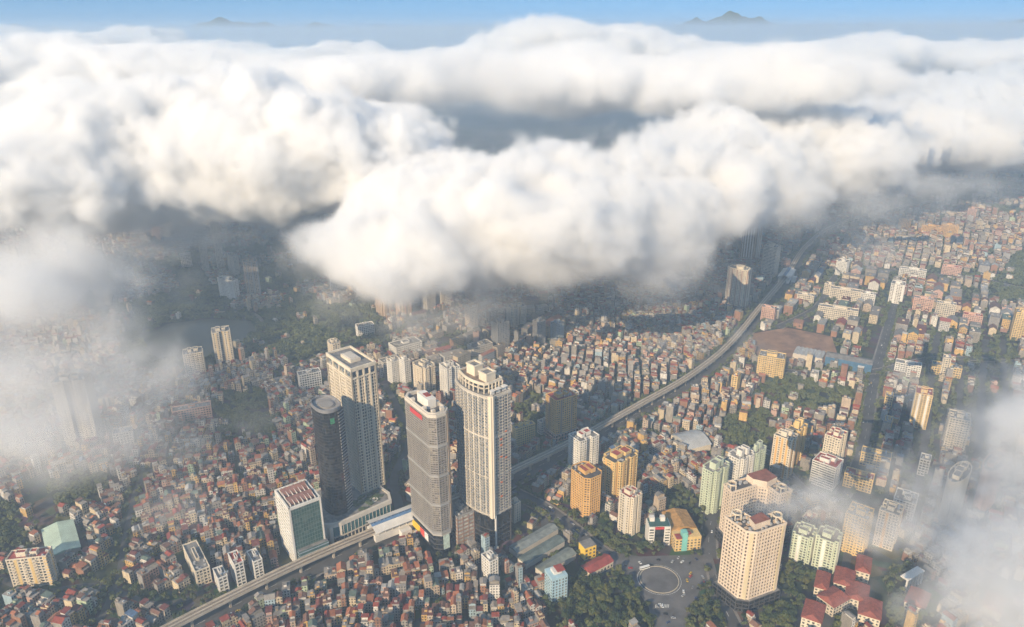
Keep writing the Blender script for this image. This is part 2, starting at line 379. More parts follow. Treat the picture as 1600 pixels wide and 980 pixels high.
def claim(loc, rot, poly, pad=5.):
    c_, s_ = math.cos(rot), math.sin(rot)
    stamp_poly([(loc[0] + x * c_ - y * s_, loc[1] + x * s_ + y * c_) for x, y in offset(poly, pad)], 3)
def rect(w, d, ch=0.):
    if ch: return [(ch, 0), (w - ch, 0), (w, ch), (w, d - ch), (w - ch, d), (ch, d), (0, d - ch), (0, ch)]
    return [(0, 0), (w, 0), (w, d), (0, d)]
def notched(w, d, k=.14, q=.3):
    """H-like plan: light wells cut in the long sides"""
    a, b, e = w * (.5 - q / 2), w * (.5 + q / 2), d * k * 1.4
    return [(0, 0), (a, 0), (a, e), (b, e), (b, 0), (w, 0), (w, d), (b, d), (b, d - e), (a, d - e), (a, d), (0, d)]
def stepped(w, d):
    s1, s2 = w * .14, d * .16
    return [(s1, 0), (w * .42, 0), (w * .42, s2 * .7), (w * .58, s2 * .7), (w * .58, 0), (w - s1, 0), (w - s1, s2), (w, s2), (w, d - s2), (w - s1, d - s2), (w - s1, d), (s1, d), (s1, d - s2), (0, d - s2), (0, s2), (s1, s2)]
def ellipse(w, d, n=24):
    return [(w / 2 + w / 2 * math.cos(2 * math.pi * k / n), d / 2 + d / 2 * math.sin(2 * math.pi * k / n)) for k in range(n)]

def corner(x, y, ytop, wl, wr, deg, zg=0.):
    """near corner at pixel (x, y) on height zg; the wall to the right runs at deg, the one to the left at deg+90"""
    c0 = P(x, y, zg); a = R(deg)
    return c0, a, length_for(c0, a, wr), length_for(c0, a + math.pi / 2, wl), height_to(x, y, ytop) if zg == 0 else None

LANDMARKS = []
def tower(label, x, y, ytop, wl, wr, deg=42, plan='rect', wall='cream', gl=None, roof='roofgrey', fh=3.3, bay=3.3, pier=1.0, band=1.25, balc=0, accent=None, accent_every=4,
          belts=(), plant=2, red=False, pod=0., podwall='grey', name='apartment_tower', cat='tower', group=None, short=None, depthmax=None, tall=4.5):
    c0, a, w, d, H = corner(x, y, ytop, wl, wr, deg)
    if deg >= 48: w = min(w, depthmax or 25)
    if deg <= 30: d = min(d, depthmax or 25)
    w, d = min(max(w, 9), 95), min(max(d, 9), 95)
    poly = {'rect': lambda: rect(w, d), 'chamfer': lambda: rect(w, d, min(w, d) * .2), 'notch': lambda: notched(w, d), 'step': lambda: stepped(w, d), 'round': lambda: ellipse(w, d)}[plan]()
    o = thing(name, label, cat, c0, a, group); z = 0.
    if pod:
        pp = offset(poly, 2.5); facade(o, pp, 0, pod, podwall, G_BLACK, 4.5, 5., .7, .8); m = MB(); m.prism(offset(pp, -.5), pod - .4, pod + .3); m.done('podium_roof', roofgrey, o); z = pod + .3
    facade(o, poly, z, H, wall, gl or G_DARK, fh, bay, pier, band, .45, balc, accent, accent_every, belts)
    roof_of(o, poly, H, wall, roof, plant, int(x * 7 + y), tall, red)
    claim(c0, a, poly)
    if short: LANDMARKS.append((short, x, (y + ytop) / 2))
    return o, poly, H, (c0, a, w, d)
# ---------------------------------------------------------------- the towers by the railway
def local(o_loc, rot, p):
    d = Vector((p[0] - o_loc[0], p[1] - o_loc[1])); c_, s_ = math.cos(-rot), math.sin(-rot)
    return d.x * c_ - d.y * s_, d.x * s_ + d.y * c_

def mall():
    c0 = P(526, 851); a = R(40); w = length_for(c0, a, 88); d = 74; H = 24
    o = thing('shopping_podium', 'long grey podium with teal glass front and planted roof under the black tower', 'shopping centre', c0, a)
    poly = [(8, 0), (w, 0), (w + 6, 14), (w + 2, d - 8), (w - 12, d), (10, d), (-8, d - 10), (-15, d * .55), (-14, 22), (-8, 8), (0, 2)]
    gl = glass('teal_shop_glass', (.03, .12, .13), .08, 5., .06)
    m = MB(); m.prism(offset(poly, -2.5), 0, 8, top=False); m.done('window_band', G_BLACK, o)
    m = MB(); m.prism(offset(poly, -.6), 8, 21, top=False); m.done('window_band', gl, o)
    m = MB(); m.ring(poly, offset(poly, -3), 20.5, H + 1.2); m.ring(poly, offset(poly, -3), 7, 8.5); 
    for k in range(14):
        t = (k + .5) / 14 * (w - 8) + 8; m.box(t, 1.2, 0, .9, .9, 8); m.box(t, .3, 8, .4, .5, 13)
    for (x, y) in ((-3, 5), (-10, 14), (-13.5, 30), (-12, 50)): m.box(x, y, 0, 4.2, 4.2, 21)
    for (u, v) in (((8, 0), (-8, 8)), ((-8, 8), (-14, 22)), ((-14, 22), (-15, d * .55)), ((-15, d * .55), (-8, d - 10))):
        m.quad((*u, 6), (*u, 21), (*v, 21), (*v, 6))
    m.done('wall', wm('stone'), o)
    m = MB(); m.prism(offset(poly, -2.8), H - .6, H, 0); m.done('roof', roofgrey, o)
    green = material('roof_garden_green', (.06, .085, .04), .95, .5, 4.)
    m = MB(); r_ = random.Random(3)
    for k in range(26):
        x, y = r_.uniform(34, w - 4), r_.uniform(5, 30)
        m.prism([(x + r_.uniform(2, 4.5) * math.cos(q * .9), y + r_.uniform(1.5, 3.4) * math.sin(q * .9)) for q in range(7)], H, H + r_.uniform(.5, 1.9))
    m.done('roof_garden', green, o)
    m = MB(); m.ring([(55 + 6 * math.cos(q * .5236), 14 + 4 * math.sin(q * .5236)) for q in range(12)], [(55 + 5 * math.cos(q * .5236), 14 + 3.2 * math.sin(q * .5236)) for q in range(12)], H, H + .8); m.done('pool_rim', wm('white'), o)
    claim(c0, a, poly, 6); LANDMARKS.append(('the teal glass podium', 560, 820)); return H
PODH = mall()

def white_tower():
    c0 = P(566, 772, PODH); a = R(40); w = length_for(c0, a, 35); d = length_for(c0, a + math.pi / 2, 36)
    o = thing('apartment_tower', 'tall cream tower with ribbed walls and square openings under its roof, behind the black tower', 'tower', c0, a)
    zt = None; lo, hi = 50., 300.
    for _ in range(40):
        m_ = (lo + hi) / 2
        if project(c0.x, c0.y, m_)[1] > 579: lo = m_
        else: hi = m_
    H = lo - PODH; k = .085
    poly = [(w * k, 0), (w * (1 - k), 0), (w * (1 - k), .9), (w, .9), (w, d), (0, d), (0, .9), (w * k, .9)]
    poly = rect(w, d)
    facade(o, poly, 0, H - 11, 'cream', glass('brown_window_glass', (.035, .03, .028), .2, 2., .22), 3.9, 3.1, .8, 1.15, .7)
    # giant piers running the full height
    m = MB(); n = 4
    for k in range(n + 1):
        for (ox, oy, dx, dy) in ((0, 0, w, 0), (0, d, w, 0), (0, 0, 0, d), (w, 0, 0, d)):
            m.box(ox + dx * k / n, oy + dy * k / n, 0, 1.6, 1.8, H, 0)
    m.ring(offset(poly, .9), offset(poly, -.9), H - 11.5, H - 9.8); m.ring(offset(poly, .9), offset(poly, -.9), H - 2, H + 2.2)
    m.done('pier_frame', wm('cream'), o)
    m = MB(); m.prism(offset(poly, -1.2), H - 11, H - 2, 0); m.done('sky_floor', G_BLUE, o)
    m = MB(); m.prism(offset(poly, -.8), H - .4, H + .1); m.done('roof', roofgrey, o)
    m = MB(); m.box(w / 2, d / 2, H, w * .42, d * .42, 3.6, 0, 0, 1); m.box(w / 2, d / 2, H + 3.6, w * .34, d * .34, .8, 0, 1, 1); m.done('helipad', [wm('cream'), wm('stone')], o)
    LANDMARKS.append(('the white ribbed tower', 560, 670))
    return H
white_tower()

def black_tower():
    cc = P(526, 791, PODH); a = R(40); H = 0; lo, hi = 20., 300.
    for _ in range(40):
        m_ = (lo + hi) / 2
        if project(cc.x, cc.y, m_)[1] > 634: lo = m_
        else: hi = m_
    H = lo - PODH; s = project(cc.x + 10, cc.y, PODH)[0] - project(cc.x, cc.y, PODH)[0]; wdt = 46 / s * 10
    o = thing('office_tower', 'dark glass tower with rounded front and oval roof beside the white ribbed tower', 'tower', cc, a)
    rx, ry = wdt * .40, wdt * .56
    poly = [(rx * math.copysign(abs(math.cos(t)) ** .8, math.cos(t)), ry * math.copysign(abs(math.sin(t)) ** .8, math.sin(t))) for t in [2 * math.pi * k / 28 for k in range(28)]]
    n = round(H / 3.7); fh = H / n
    g = MB(); g.prism(offset(poly, -.15), 0, fh, top=False); base = g.done('window_band', G_BLACK, o)
    for k in range(1, n):
        w_ = base.copy(); S.collection.objects.link(w_); w_.parent = o; w_.location.z = k * fh
    m = MB()
    for k in range(n + 1): m.ring(poly, offset(poly, -.3), k * fh - .18, k * fh + .18)
    m.done('spandrel_lines', wm('dark'), o)
    m = MB(); sx = rx * .62    # ribbed service side
    for k in range(n): m.box(sx, -ry * .80, k * fh, rx * .75, 3.2, 1.5, R(28)); m.box(sx, -ry * .80, k * fh + 1.5, rx * .7, 2.6, fh - 1.5, R(28), 1)
    m.done('ribbed_side', [wm('grey'), G_BLACK], o)
    m = MB(); m.ring(offset(poly, .2), offset(poly, -.7), H, H + 4); m.done('crown_rim', material('crown_metal', (.2, .2, .21), .4, .2, 6.), o)
    m = MB(); m.prism(offset(poly, -.8), H - .3, H + 1.2); m.done('roof', material('pale_roof_deck', (.3, .28, .27), .9, .2, 5.), o)
    m = MB(); m.prism([(x * .55, y * .5) for x, y in poly], H + 1.2, H + 2.6); m.ring([(x * .62, y * .57) for x, y in poly], [(x * .58, y * .53) for x, y in poly], H + 1.2, H + 2.); m.done('roof_disc', wm('taupe'), o)
    m = MB(); q = R(218); nx, ny = math.cos(q), math.sin(q)
    m.box(-rx * .2, -ry * .955, H - 13, 4.5, .9, 6.5, R(-6)); m.done('sign_panel', material('green_sign_face', (.05, .25, .12), .4, .3, 1.5), o)  # plain green panel, does not glow
    LANDMARKS.append(('the black round tower', 519, 720))
black_tower()

def grey_tower():
    c0 = P(684, 870); a = R(36); w = length_for(c0, a, 28); d = length_for(c0, a + math.pi / 2, 42); H = height_to(684, 870, 655)
    o = thing('apartment_tower', 'grey banded tower with chamfered corners, red band and white stepped roof, by the station', 'tower', c0, a)
    c_ = min(w, d) * .27; poly = rect(w, d, c_)
    n = 52; P0 = 26.
    m = MB(); m.prism(offset(poly, -.5), 0, P0, top=True); m.done('podium', G_BLACK, o)
    m = MB()
    for z in (6, 12, 18, 24.4): m.ring(offset(poly, .3), offset(poly, -.8), z, z + 1.2)
    m.done('podium_bands', wm('dark'), o)
    fh = (H - P0) / n; g = MB(); g.prism(offset(poly, -.4), 0, fh, top=False); base = g.done('window_band', G_BROWN, o); base.location.z = P0
    for k in range(1, n):
        w_ = base.copy(); S.collection.objects.link(w_); w_.parent = o; w_.location.z = P0 + k * fh
    m = MB(); r_ = random.Random(5)
    for k in range(n):
        z = P0 + k * fh; thickb = 1.0 if k % 13 else 2.7; ex = .35 if k % 13 else 1.1
        m.ring(offset(poly, ex), offset(poly, -.7), z, z + thickb, 1 if k % 13 == 0 else 0)
    for e in range(8):
        A, B = poly[e], poly[(e + 1) % 8]; L_ = math.hypot(B[0] - A[0], B[1] - A[1]); nb = max(2, round(L_ / 3)); ang = math.atan2(B[1] - A[1], B[0] - A[0])
        for i in range(nb + 1):
            t = i / nb; m.box(A[0] + (B[0] - A[0]) * t, A[1] + (B[1] - A[1]) * t, P0, .35 if i % 3 else .9, .7, H - P0, ang)
    m.done('wall', [wm('taupe'), wm('grey')], o)
    A, B = poly[1], poly[2]; m = MB(); ang = math.atan2(B[1] - A[1], B[0] - A[0])   # pale vertical fin wall
    mx, my = (A[0] + B[0]) / 2, (A[1] + B[1]) / 2
    for k in range(n): m.box(mx + .35, my - .35, P0 + k * fh, math.hypot(B[0] - A[0], B[1] - A[1]) * .8, 1.7, fh * .78, ang)
    m.done('ribbed_side', wm('tan'), o)
    m = MB(); m.ring(offset(poly, 1.), offset(poly, -.6), P0 - 2, P0 + 2.4); m.done('ledge', wm('concrete'), o)
    # red band with pale lettering strokes near the top of the left side
    red = material('red_sign_band', (.5, .05, .05), .6, .1, 3.)
    x0 = -.62; m = MB(); m.box(x0, d * .5, H - 9, .5, d * .42, 5.2); m.done('red_sign', red, o)
    m = MB(); m.prism(offset(poly, -.5), H - .3, H + .1); m.done('roof', roofdark, o)
    st = [(x * .94 + w * .03, y * .94 + d * .03) for x, y in poly]
    m = MB(); m.ring(offset(poly, .6), offset(poly, -1.2), H - 1, H + 2.8); m.ring(st, offset(st, -1.2), H + .1, H + 3.6)
    for x, y in ((w * .3, d * .12), (w * .75, d * .12), (w * .12, d * .3), (w * .12, d * .7), (w * .88, d * .35), (w * .88, d * .7)): m.box(x, y, H, 3.6, 3.6, 5.2)
    m.done('crown', wm('stone'), o)
    m = MB(); m.box(w * .55, d * .5, H, w * .42, d * .38, 10.5, 0, 0, 0); m.done('lift_house', wm('white'), o)
    m = MB(); m.box(w * .58, d * .5, H + 10.5, w * .24, d * .14, .7, 0); m.done('red_roof_panel', roofred, o)
    # posters on the podium, facing the street
    A, B = poly[6], poly[7]
    for col, v0, v1, nm in (((.75, .5, .03), .62, .98, 'yellow_poster'), ((.7, .1, .08), .42, .6, 'red_poster'), ((.75, .72, .7), .24, .4, 'white_poster')):
        m = MB(); m.box(-.9, c_ + (d - 2 * c_) * (v0 + v1) / 2, 9, .5, (d - 2 * c_) * (v1 - v0), 9); m.done(nm, material(nm + '_paint', col, .6, .25, 2.), o)
    m = MB(); m.box((poly[0][0] + poly[1][0]) / 2, -.8, 6, (poly[1][0] - poly[0][0]) * .7, .6, 18); m.done('poster_screen', material('pale_poster_paint', (.5, .6, .52), .5, .3, 3.), o)
    claim(c0, a, poly, 6); LANDMARKS.append(('the grey banded tower', 677, 740))
    return H
grey_tower()

def link_block():
    c0 = P(716, 856); a = R(34); w = length_for(c0, a, 26); d = 30; H = 38
    o = thing('shopping_block', 'low dark block with white window strips between the grey and the white framed tower', 'shopping centre', c0, a)
    facade(o, rect(w, d), 0, H, 'brown', glass('pale_shop_glass', (.3, .3, .28), .3, 4., .35), 4.5, 6., .8, 1.8, .5)  # white window strips: glass with a pale base colour
    roof_of(o, rect(w, d), H, 'grey', 'roofgrey', 1, 4); claim(c0, a, rect(w, d), 4)
link_block()

def framed_tower():
    c0 = P(771, 858); a = R(42); w = length_for(c0, a, 28); d = length_for(c0, a + math.pi / 2, 52); H = height_to(771, 858, 622); P0 = height_to(771, 858, 808)
    o = thing('apartment_tower', 'tall curved tower with white framed facade, two belts and a bright vertical corner strip', 'tower', c0, a)
    bow = [(-(4 * 6.5 * t * (1 - t)), d * t) for t in [k / 8 for k in range(1, 8)]]
    poly = [(0, 0), (w, 0), (w + 3, d * .3), (w + 3, d * .7), (w, d), (0, d)] + bow[::-1]
    m = MB(); m.prism(offset(poly, -.6), 0, P0, top=True); m.done('podium', G_BLACK, o)
    m = MB()
    for z in (5.5, 11, 17, 23): m.ring(offset(poly, .2), offset(poly, -.9), z, z + .9)
    m.box(4.5, -.8, 0, 1.6, 1.6, P0); m.box(w - 1, -.4, 0, 1.2, 1.2, P0)
    m.done('podium_bands', wm('dark'), o)
    m = MB(); m.box(2.5, -1.6, 0, 1.5, 1.5, P0 + 1); m.box(2.5, -1.6, 0, 3.5, 3.5, 3); m.done('column', wm('white'), o)
    facade(o, poly, P0, H, 'stone', G_BLUE, 3.45, 3.9, .6, .7, .9, belts=(.001, .335, .665, .985))
    bs = MB(); nfl = round((H - P0) / 3.45); fh = (H - P0) / nfl
    q = offset(poly, .55)
    ed = [(poly[i], poly[(i + 1) % len(poly)]) for i in range(len(poly))]
    idx = 0
    for A, B in ed:
        L_ = math.hypot(B[0] - A[0], B[1] - A[1]); nb = max(1, round(L_ / 7.2)); ang = math.atan2(B[1] - A[1], B[0] - A[0]); nx, ny = math.sin(ang), -math.cos(ang)
        for i in range(nb):
            t = (i + .5) / nb; idx += 1; bm_ = MB()
            comb(bm_, A[0] + (B[0] - A[0]) * t + nx * .5, A[1] + (B[1] - A[1]) * t + ny * .5, P0, H, fh, L_ / nb * .5, ang, .9, .9); bm_.done('balcony_stack', wm('grey'), o)
    m = MB(); m.box(-.3, -.3, P0 - 1, 4.6, 2.6, H - P0 + 3, R(-45)); m.box(0.6, 0.6, P0 - 1, 5.2, 5.2, H - P0 + 2.4); m.done('corner_strip', wm('cream'), o)
    r_ = random.Random(9); orange = material('orange_awning', (.6, .16, .05), .7, .1, 3.)
    for k in range(7):
        f = r_.choice([.33, .36, .6, .34, .9, .2]); z = P0 + int(r_.uniform(4, 44)) * fh
        m = MB(); m.box(w * r_.choice([.45, .7]), -1.2, z, 2.6, .9, 1.3); m.done('awning', orange, o)
    m = MB(); m.prism(offset(poly, -.6), H - .3, H + .1); m.done('roof', roofgrey, o)
    # stepped crown: an open white frame over the left two thirds
    K = 12.; cr = [(5, 9), (w - 3, 9), (w - 1, d * .3), (w - 1, d * .75), (w - 4, d - 4), (2, d - 4)] + [(x + 3.2, y * .86 + 5) for x, y in bow[::-1]]
    m = MB(); m.ring(cr, offset(cr, -1.1), H + K - 3, H + K); m.ring(cr, offset(cr, -1.1), H + K * .42, H + K * .42 + .9)
    for i in range(len(cr)):
        A, B = cr[i], cr[(i + 1) % len(cr)]; L_ = math.hypot(B[0] - A[0], B[1] - A[1]); nb = max(1, round(L_ / 5)); 
        for j in range(nb): m.box(A[0] + (B[0] - A[0]) * j / nb, A[1] + (B[1] - A[1]) * j / nb, H, 1.1, 1.1, K - 2.9, math.atan2(B[1] - A[1], B[0] - A[0]))
    m.done('crown_frame', wm('cream'), o)
    m = MB(); m.prism(offset(cr, -3), H, H + K - 2.5); m.done('crown_floor', G_DARK, o)
    m = MB(); m.prism(offset(cr, -1.3), H + K - 2.4, H + K - 1.6); m.done('upper_roof', material('brown_roof_deck', (.24, .17, .12), .9, .3, 5.), o)
    for (x, y, sx, sy, h) in ((w * .42, d * .32, 12, 12, 8), (w * .42, d * .66, 11, 13, 10)):
        m = MB(); m.box(x, y, H + K - 1.6, sx, sy, h, 0, 0, 1); hx, hy = sx / 2, sy / 2
        m.ring([(x - hx - .6, y - hy - .6), (x + hx + .6, y - hy - .6), (x + hx + .6, y + hy + .6), (x - hx - .6, y + hy + .6)], [(x - hx + 1, y - hy + 1), (x + hx - 1, y - hy + 1), (x + hx - 1, y + hy - 1), (x - hx + 1, y + hy - 1)], H + K - 1.6 + h, H + K + h - .2)
        m.done('lift_house', [wm('cream'), roofgrey], o)
    m = MB()
    for k in range(3): m.box(w * (.2 + .3 * k), 4, H + .1, 5, 1, 4.5); m.box(w * (.2 + .3 * k), 4, H + 4.6, 6, 5, .5)
    m.done('roof_pergola', wm('white'), o)
    claim(c0, a, poly, 6); LANDMARKS.append(('the white framed tower', 760, 720))
    return H
framed_tower()

def glass_office():
    c0 = P(463, 884); a = R(36); w = length_for(c0, a, 47); d = length_for(c0, a + math.pi / 2, 21); H = height_to(463, 884, 797)
    o = thing('office_building', 'white office block with green glass long side and red roof sheets beside the railway', 'office building', c0, a)
    n = 15; fh = H / n; m = MB(); gl = glass('green_curtain_glass', (.05, .11, .1), .12, 4., .08)
    g = MB(); g.prism(offset(rect(w, d), -.3), 0, fh, top=False); base = g.done('window_band', gl, o)
    for k in range(1, n):
        w_ = base.copy(); S.collection.objects.link(w_); w_.parent = o; w_.location.z = k * fh
    for k in range(n):
        for (x, y, sx, sy) in ((.0, d / 2, 1.2, d), (w, d / 2, 1.2, d)): m.box(x, y, k * fh, sx, sy, 1.9)
    for y in (0, d * .2, d * .4, d * .6, d * .8, d): m.box(0, y, 0, 1.3, 1.4, H); m.box(w, y, 0, 1.3, 1.4, H)
    m.box(0.4, 0.2, 0, 2.2, 1.6, H + 2); m.box(w - .4, .2, 0, 1.2, 1.4, H + 2); m.ring(offset(rect(w, d), .6), offset(rect(w, d), -.8), H - 1.2, H + 2)
    m.done('wall', wm('white'), o)
    m = MB()
    for k in range(n): m.box(w / 2, -.05, k * fh - .1, w * .96, .35, .3)
    for k in range(12): m.box(w * (k + .5) / 12, -.05, 0, .2, .35, H)
    m.done('mullions', material('green_mullion', (.12, .2, .18), .5, .1, 5.), o)
    m = MB(); m.prism([(w * .1, -5), (w * 1.06, -5), (w * 1.06, .5), (w * .1, .5)], 0, H * .27, 0, True, 1); m.done('lower_wing', [gl, roofgrey], o)
    m = MB()
    for z in range(0, int(H * .27), 4): m.ring([(w * .09, -5.2), (w * 1.07, -5.2), (w * 1.07, .4), (w * .09, .4)], [(w * .11, -4.8), (w * 1.05, -4.8), (w * 1.05, .2), (w * .11, .2)], z, z + 1.)
    m.done('lower_wing_bands', wm('bluegrey'), o)
    m = MB(); m.prism(offset(rect(w, d), -.8), H - .2, H + .2); m.done('roof', roofgrey, o)
    m = MB()
    for y0_, y1_ in ((.12, .42), (.56, .86)):
        z0_ = H + 2.2; m.quad((w * .08, d * y0_, z0_), (w * .9, d * y0_, z0_), (w * .9, d * y1_, z0_ + 2), (w * .08, d * y1_, z0_ + 2)); m.box(w * .49, d * (y0_ + y1_) / 2, H, w * .78, d * (y1_ - y0_) * .9, 2.1)
    m.done('red_roof_sheet', material('faded_red_sheet', (.27, .13, .1), .8, .3, 5.), o)
    m = MB()
    for k in range(7): m.box(w * (.1 + .13 * k), d * .5, H + .2, .25, d * .9, 3.2)
    m.done('roof_frame', wm('white'), o)
    claim(c0, a, rect(w, d), 6); LANDMARKS.append(('the green glass office', 475, 820))
glass_office()

# ---------------------------------------------------------------- pink courtyard towers beside the round plaza
def pink_towers():
    for (x, y, yt, label, kind) in ((1160, 957, 837, 'pink cream tower with chamfered corner, standing right beside the round plaza', 0), (1166, 900, 792, 'pink cream tower of two wings half hidden behind the tower beside the round plaza', 1)):
        a = R(24) if kind == 0 else R(24)
        c0 = P(x, y); H = height_to(x, y, yt)
        if kind == 0:
            w = length_for(c0, a, 50); d = length_for(c0, a + R(100), 40) * .98; t = 17
            poly = [(5, 0), (w, 0), (w, t), (t + 4, t), (t - 2, t + 4), (t - 4, d), (-6, d), (-3, 6)]
        else:
            c0 = P(1156, 872); H = height_to(1156, 872, 788); w = length_for(c0, a, 64); d = 36; t = 15
            poly = [(w - t, -2), (w + 2, -2), (w, d), (0, d), (-2, d - t), (w - t - 7, d - t), (w - t, d - t - 6)]
        o = thing('apartment_tower', label, 'tower', c0, a)
        pp = offset(poly, 3); facade(o, pp, 0, 13, 'dark', G_BLACK, 4.3, 6, .6, 1.2); m = MB(); m.prism(offset(pp, -.4), 12.6, 13.4); m.done('podium_roof', roofgrey, o)
        facade(o, poly, 13.4, H, 'pink', glass('warm_window_glass', (.06, .045, .035), .25, 2.6, .22), 3.9, 3.5, 1.15, 1.5, .6)
        m = MB(); n = len(poly)
        if kind == 0: m.box(1.6, 2.9, 13, 4.0, 1.6, H - 13, R(-50)); 
        m.box(poly[1][0] - 3 if kind == 0 else w - 2, 0 if kind == 0 else -2.2, 13, 2.2, 1.2, H - 13)
        m.done('bay_window_stack', wm('straw'), o)
        m = MB(); m.prism(offset(poly, -.3), H - .3, H + .25); m.done('roof', roofdark, o)
        m = MB(); m.ring(offset(poly, .5), offset(poly, -.4), H, H + 2.4); m.done('parapet', wm('pink'), o)
        r_ = random.Random(kind); x0, x1, y0, y1 = bbox_of(poly)
        for k in range(90):
            xx, yy = r_.uniform(x0, x1), r_.uniform(y0, y1)
            if inside(poly, xx, yy, 2.): roof_unit(o, xx, yy, H + .25, r_.uniform(1, 4), r_.uniform(1, 3), r_.uniform(.8, 2.8), r_.choice([0, 0, 1]))
        m = MB()
        if kind == 0: m.prism([(6, t * .3), (w * .62, t * .3), (w * .62, t * 1.0), (t + 3, t * 1.0), (8, t * .9)], H, H + 7, 0, True, 1)
        else: m.prism([(w - t * 1.2, d - t * 1.5), (w - 2, d - t * 1.3), (w - 2, d - 2), (w * .5, d - 2), (w * .5, d - t * .8)], H, H + 8, 0, True, 1)
        m.done('penthouse', [wm('pink'), material('brown_red_roof', (.25, .09, .06), .8, .25, 5.)], o)
        for (ex, ey) in ((w - 4, t / 2) if kind == 0 else (w - t / 2, 3), (t * .2, d - 4) if kind == 0 else (4, d - t / 2)):
            m = MB(); ring = [(ex + 5 * math.cos(k * .628), ey + 5 * math.sin(k * .628)) for k in range(10)]
            m.ring(ring, offset(ring, -.8), H + 6, H + 7.4)
            for k in range(0, 10, 2): m.box(ring[k][0], ring[k][1], H, .9, .9, 6.2)
            m.done('round_pergola', wm('cream'), o)
        claim(c0, a, poly, 8)
    LANDMARKS.append(('the pink plaza tower', 1168, 880))
pink_towers()

# ---------------------------------------------------------------- the other tall and large buildings
T = tower
T('orange tower with dark brown top storey standing just above the railway', 868, 690, 628, 16, 32, 32, 'rect', 'orange', G_BROWN, 'roofred', accent='brown', accent_every=5, pod=10, podwall='salmon', short='the orange tower by the railway')
T('white block with a red edged roof beside the railway, above the orange block', 905, 742, 692, 18, 29, 34, 'notch', 'white', G_BLUE, 'roofgrey', red=True, balc=3, short='the white block')
T('orange block with a dark flat roof, below the white block', 915, 812, 752, 28, 27, 34, 'chamfer', 'orange', G_BROWN, 'roofdark', red=True, short='the orange block')
T('yellow orange W shaped block with two wings beside the white block', 962, 782, 728, 26, 36, 40, 'step', 'yellow', G_DARK, 'roofdark', accent='orange', accent_every=3, red=True, short='the yellow W shaped block')
T('cream slender block with a red striped roof, above the round plaza', 984, 840, 782, 22, 18, 40, 'step', 'cream', G_DARK, 'roofred', red=True, accent='stone', accent_every=4, short='the slender cream block')
T('white green residential tower with square cap, nearest of the three step roofed towers', 1110, 806, 742, 22, 26, 40, 'step', 'palegreen', G_DARK, 'roofgrey', balc=2, tall=8, group='step roofed residential towers', short='the white green towers')
T('white residential tower with square cap, middle of the three step roofed towers', 1152, 782, 722, 24, 22, 40, 'step', 'white', G_DARK, 'roofgrey', balc=2, tall=8, group='step roofed residential towers')
T('white green residential tower farthest from the plaza of the three step roofed towers', 1172, 768, 712, 12, 20, 40, 'step', 'palegreen', G_DARK, 'roofgrey', balc=2, tall=9, group='step roofed residential towers')
T('orange cream stepped tower, its front wing lower than the one behind', 1228, 750, 690, 27, 10, 48, 'notch', 'cream', G_BROWN, 'roofdark', accent='orange', accent_every=2, tall=6, short='the stepped orange cream tower')
T('taller orange wing behind the stepped cream tower', 1242, 728, 676, 18, 14, 48, 'notch', 'yellow', G_BROWN, 'roofdark', accent='orange', accent_every=3, tall=10)
T('cream tower with red roof standing behind the white striped office', 1304, 742, 688, 24, 18, 48, 'notch', 'cream', G_DARK, 'roofred', balc=3, red=True)
T('low white office with dark horizontal window strips and red roof', 1300, 768, 733, 36, 12, 48, 'rect', 'white', G_DARK, 'roofred', pier=.3, bay=9, band=1.5, red=True, name='office_building', cat='office building', short='the white striped office')
T('wide yellow block standing alone among trees', 1222, 592, 563, 40, 5, 66, 'rect', 'yellow', G_DARK, 'roofgrey', balc=3, name='apartment_block', cat='apartment block', short='the wide yellow block')
T('slim yellow and white tower with a red roof on the tree lined street', 1446, 672, 620, 26, 6, 62, 'rect', 'yellow', G_DARK, 'roofred', accent='white', accent_every=3, red=True, short='the slim yellow tower')
T('cream white tower with grey cap and vertical balconies right of the slim yellow tower', 1504, 712, 660, 32, 9, 62, 'notch', 'cream', G_DARK, 'roofgrey', balc=2, pod=6, podwall='brown', short='the cream tower of the street grid')
T('round cream tower with roof garden, twin nearer the round plaza', 1485, 826, 760, 28, 24, 45, 'round', 'cream', G_DARK, 'roofdark', balc=0, pier=1.2, bay=3, plant=3, short='the round cream tower')
T('round pinkish tower behind the round cream tower', 1540, 806, 742, 28, 22, 45, 'round', 'salmon', G_DARK, 'roofdark', bay=3, plant=3)
T('yellow cream block veiled by fog, nearer of a pair', 1345, 872, 815, 34, 14, 52, 'notch', 'yellow', G_DARK, 'roofgrey', balc=3, short='the veiled yellow blocks')
T('yellow cream block veiled by fog behind its neighbour', 1393, 862, 808, 30, 8, 52, 'notch', 'cream', G_DARK, 'roofgrey', accent='orange', accent_every=4)
T('pale green block with vertical strips beside the pink towers', 1262, 885, 845, 32, 10, 55, 'step', 'palegreen', G_DARK, 'roofgrey', accent='white', accent_every=3, name='apartment_block', cat='apartment block')
T('pale green block with vertical strips, lower one nearer the red roofed villas', 1300, 900, 852, 34, 10, 55, 'step', 'palegreen', G_DARK, 'roofgrey', accent='white', accent_every=3, name='apartment_block', cat='apartment block', short='the pale green blocks')
T('white block fading into fog behind the pale green blocks', 1425, 815, 790, 34, 10, 55, 'rect', 'white', G_DARK, name='apartment_block', cat='apartment block')
T('cream tower with tall vertical stripes left of the railway', 1162, 486, 425, 32, 10, 50, 'step', 'cream', G_DARK, 'roofgrey', accent='brown', accent_every=3, pod=7, podwall='brown', short='the striped tower by the railway')
T('tall grey cream twin slab tower just under the cloud beside the railway', 1180, 412, 352, 26, 8, 50, 'step', 'tan', G_DARK, 'roofgrey', accent='white', accent_every=2, short='the twin slab tower')
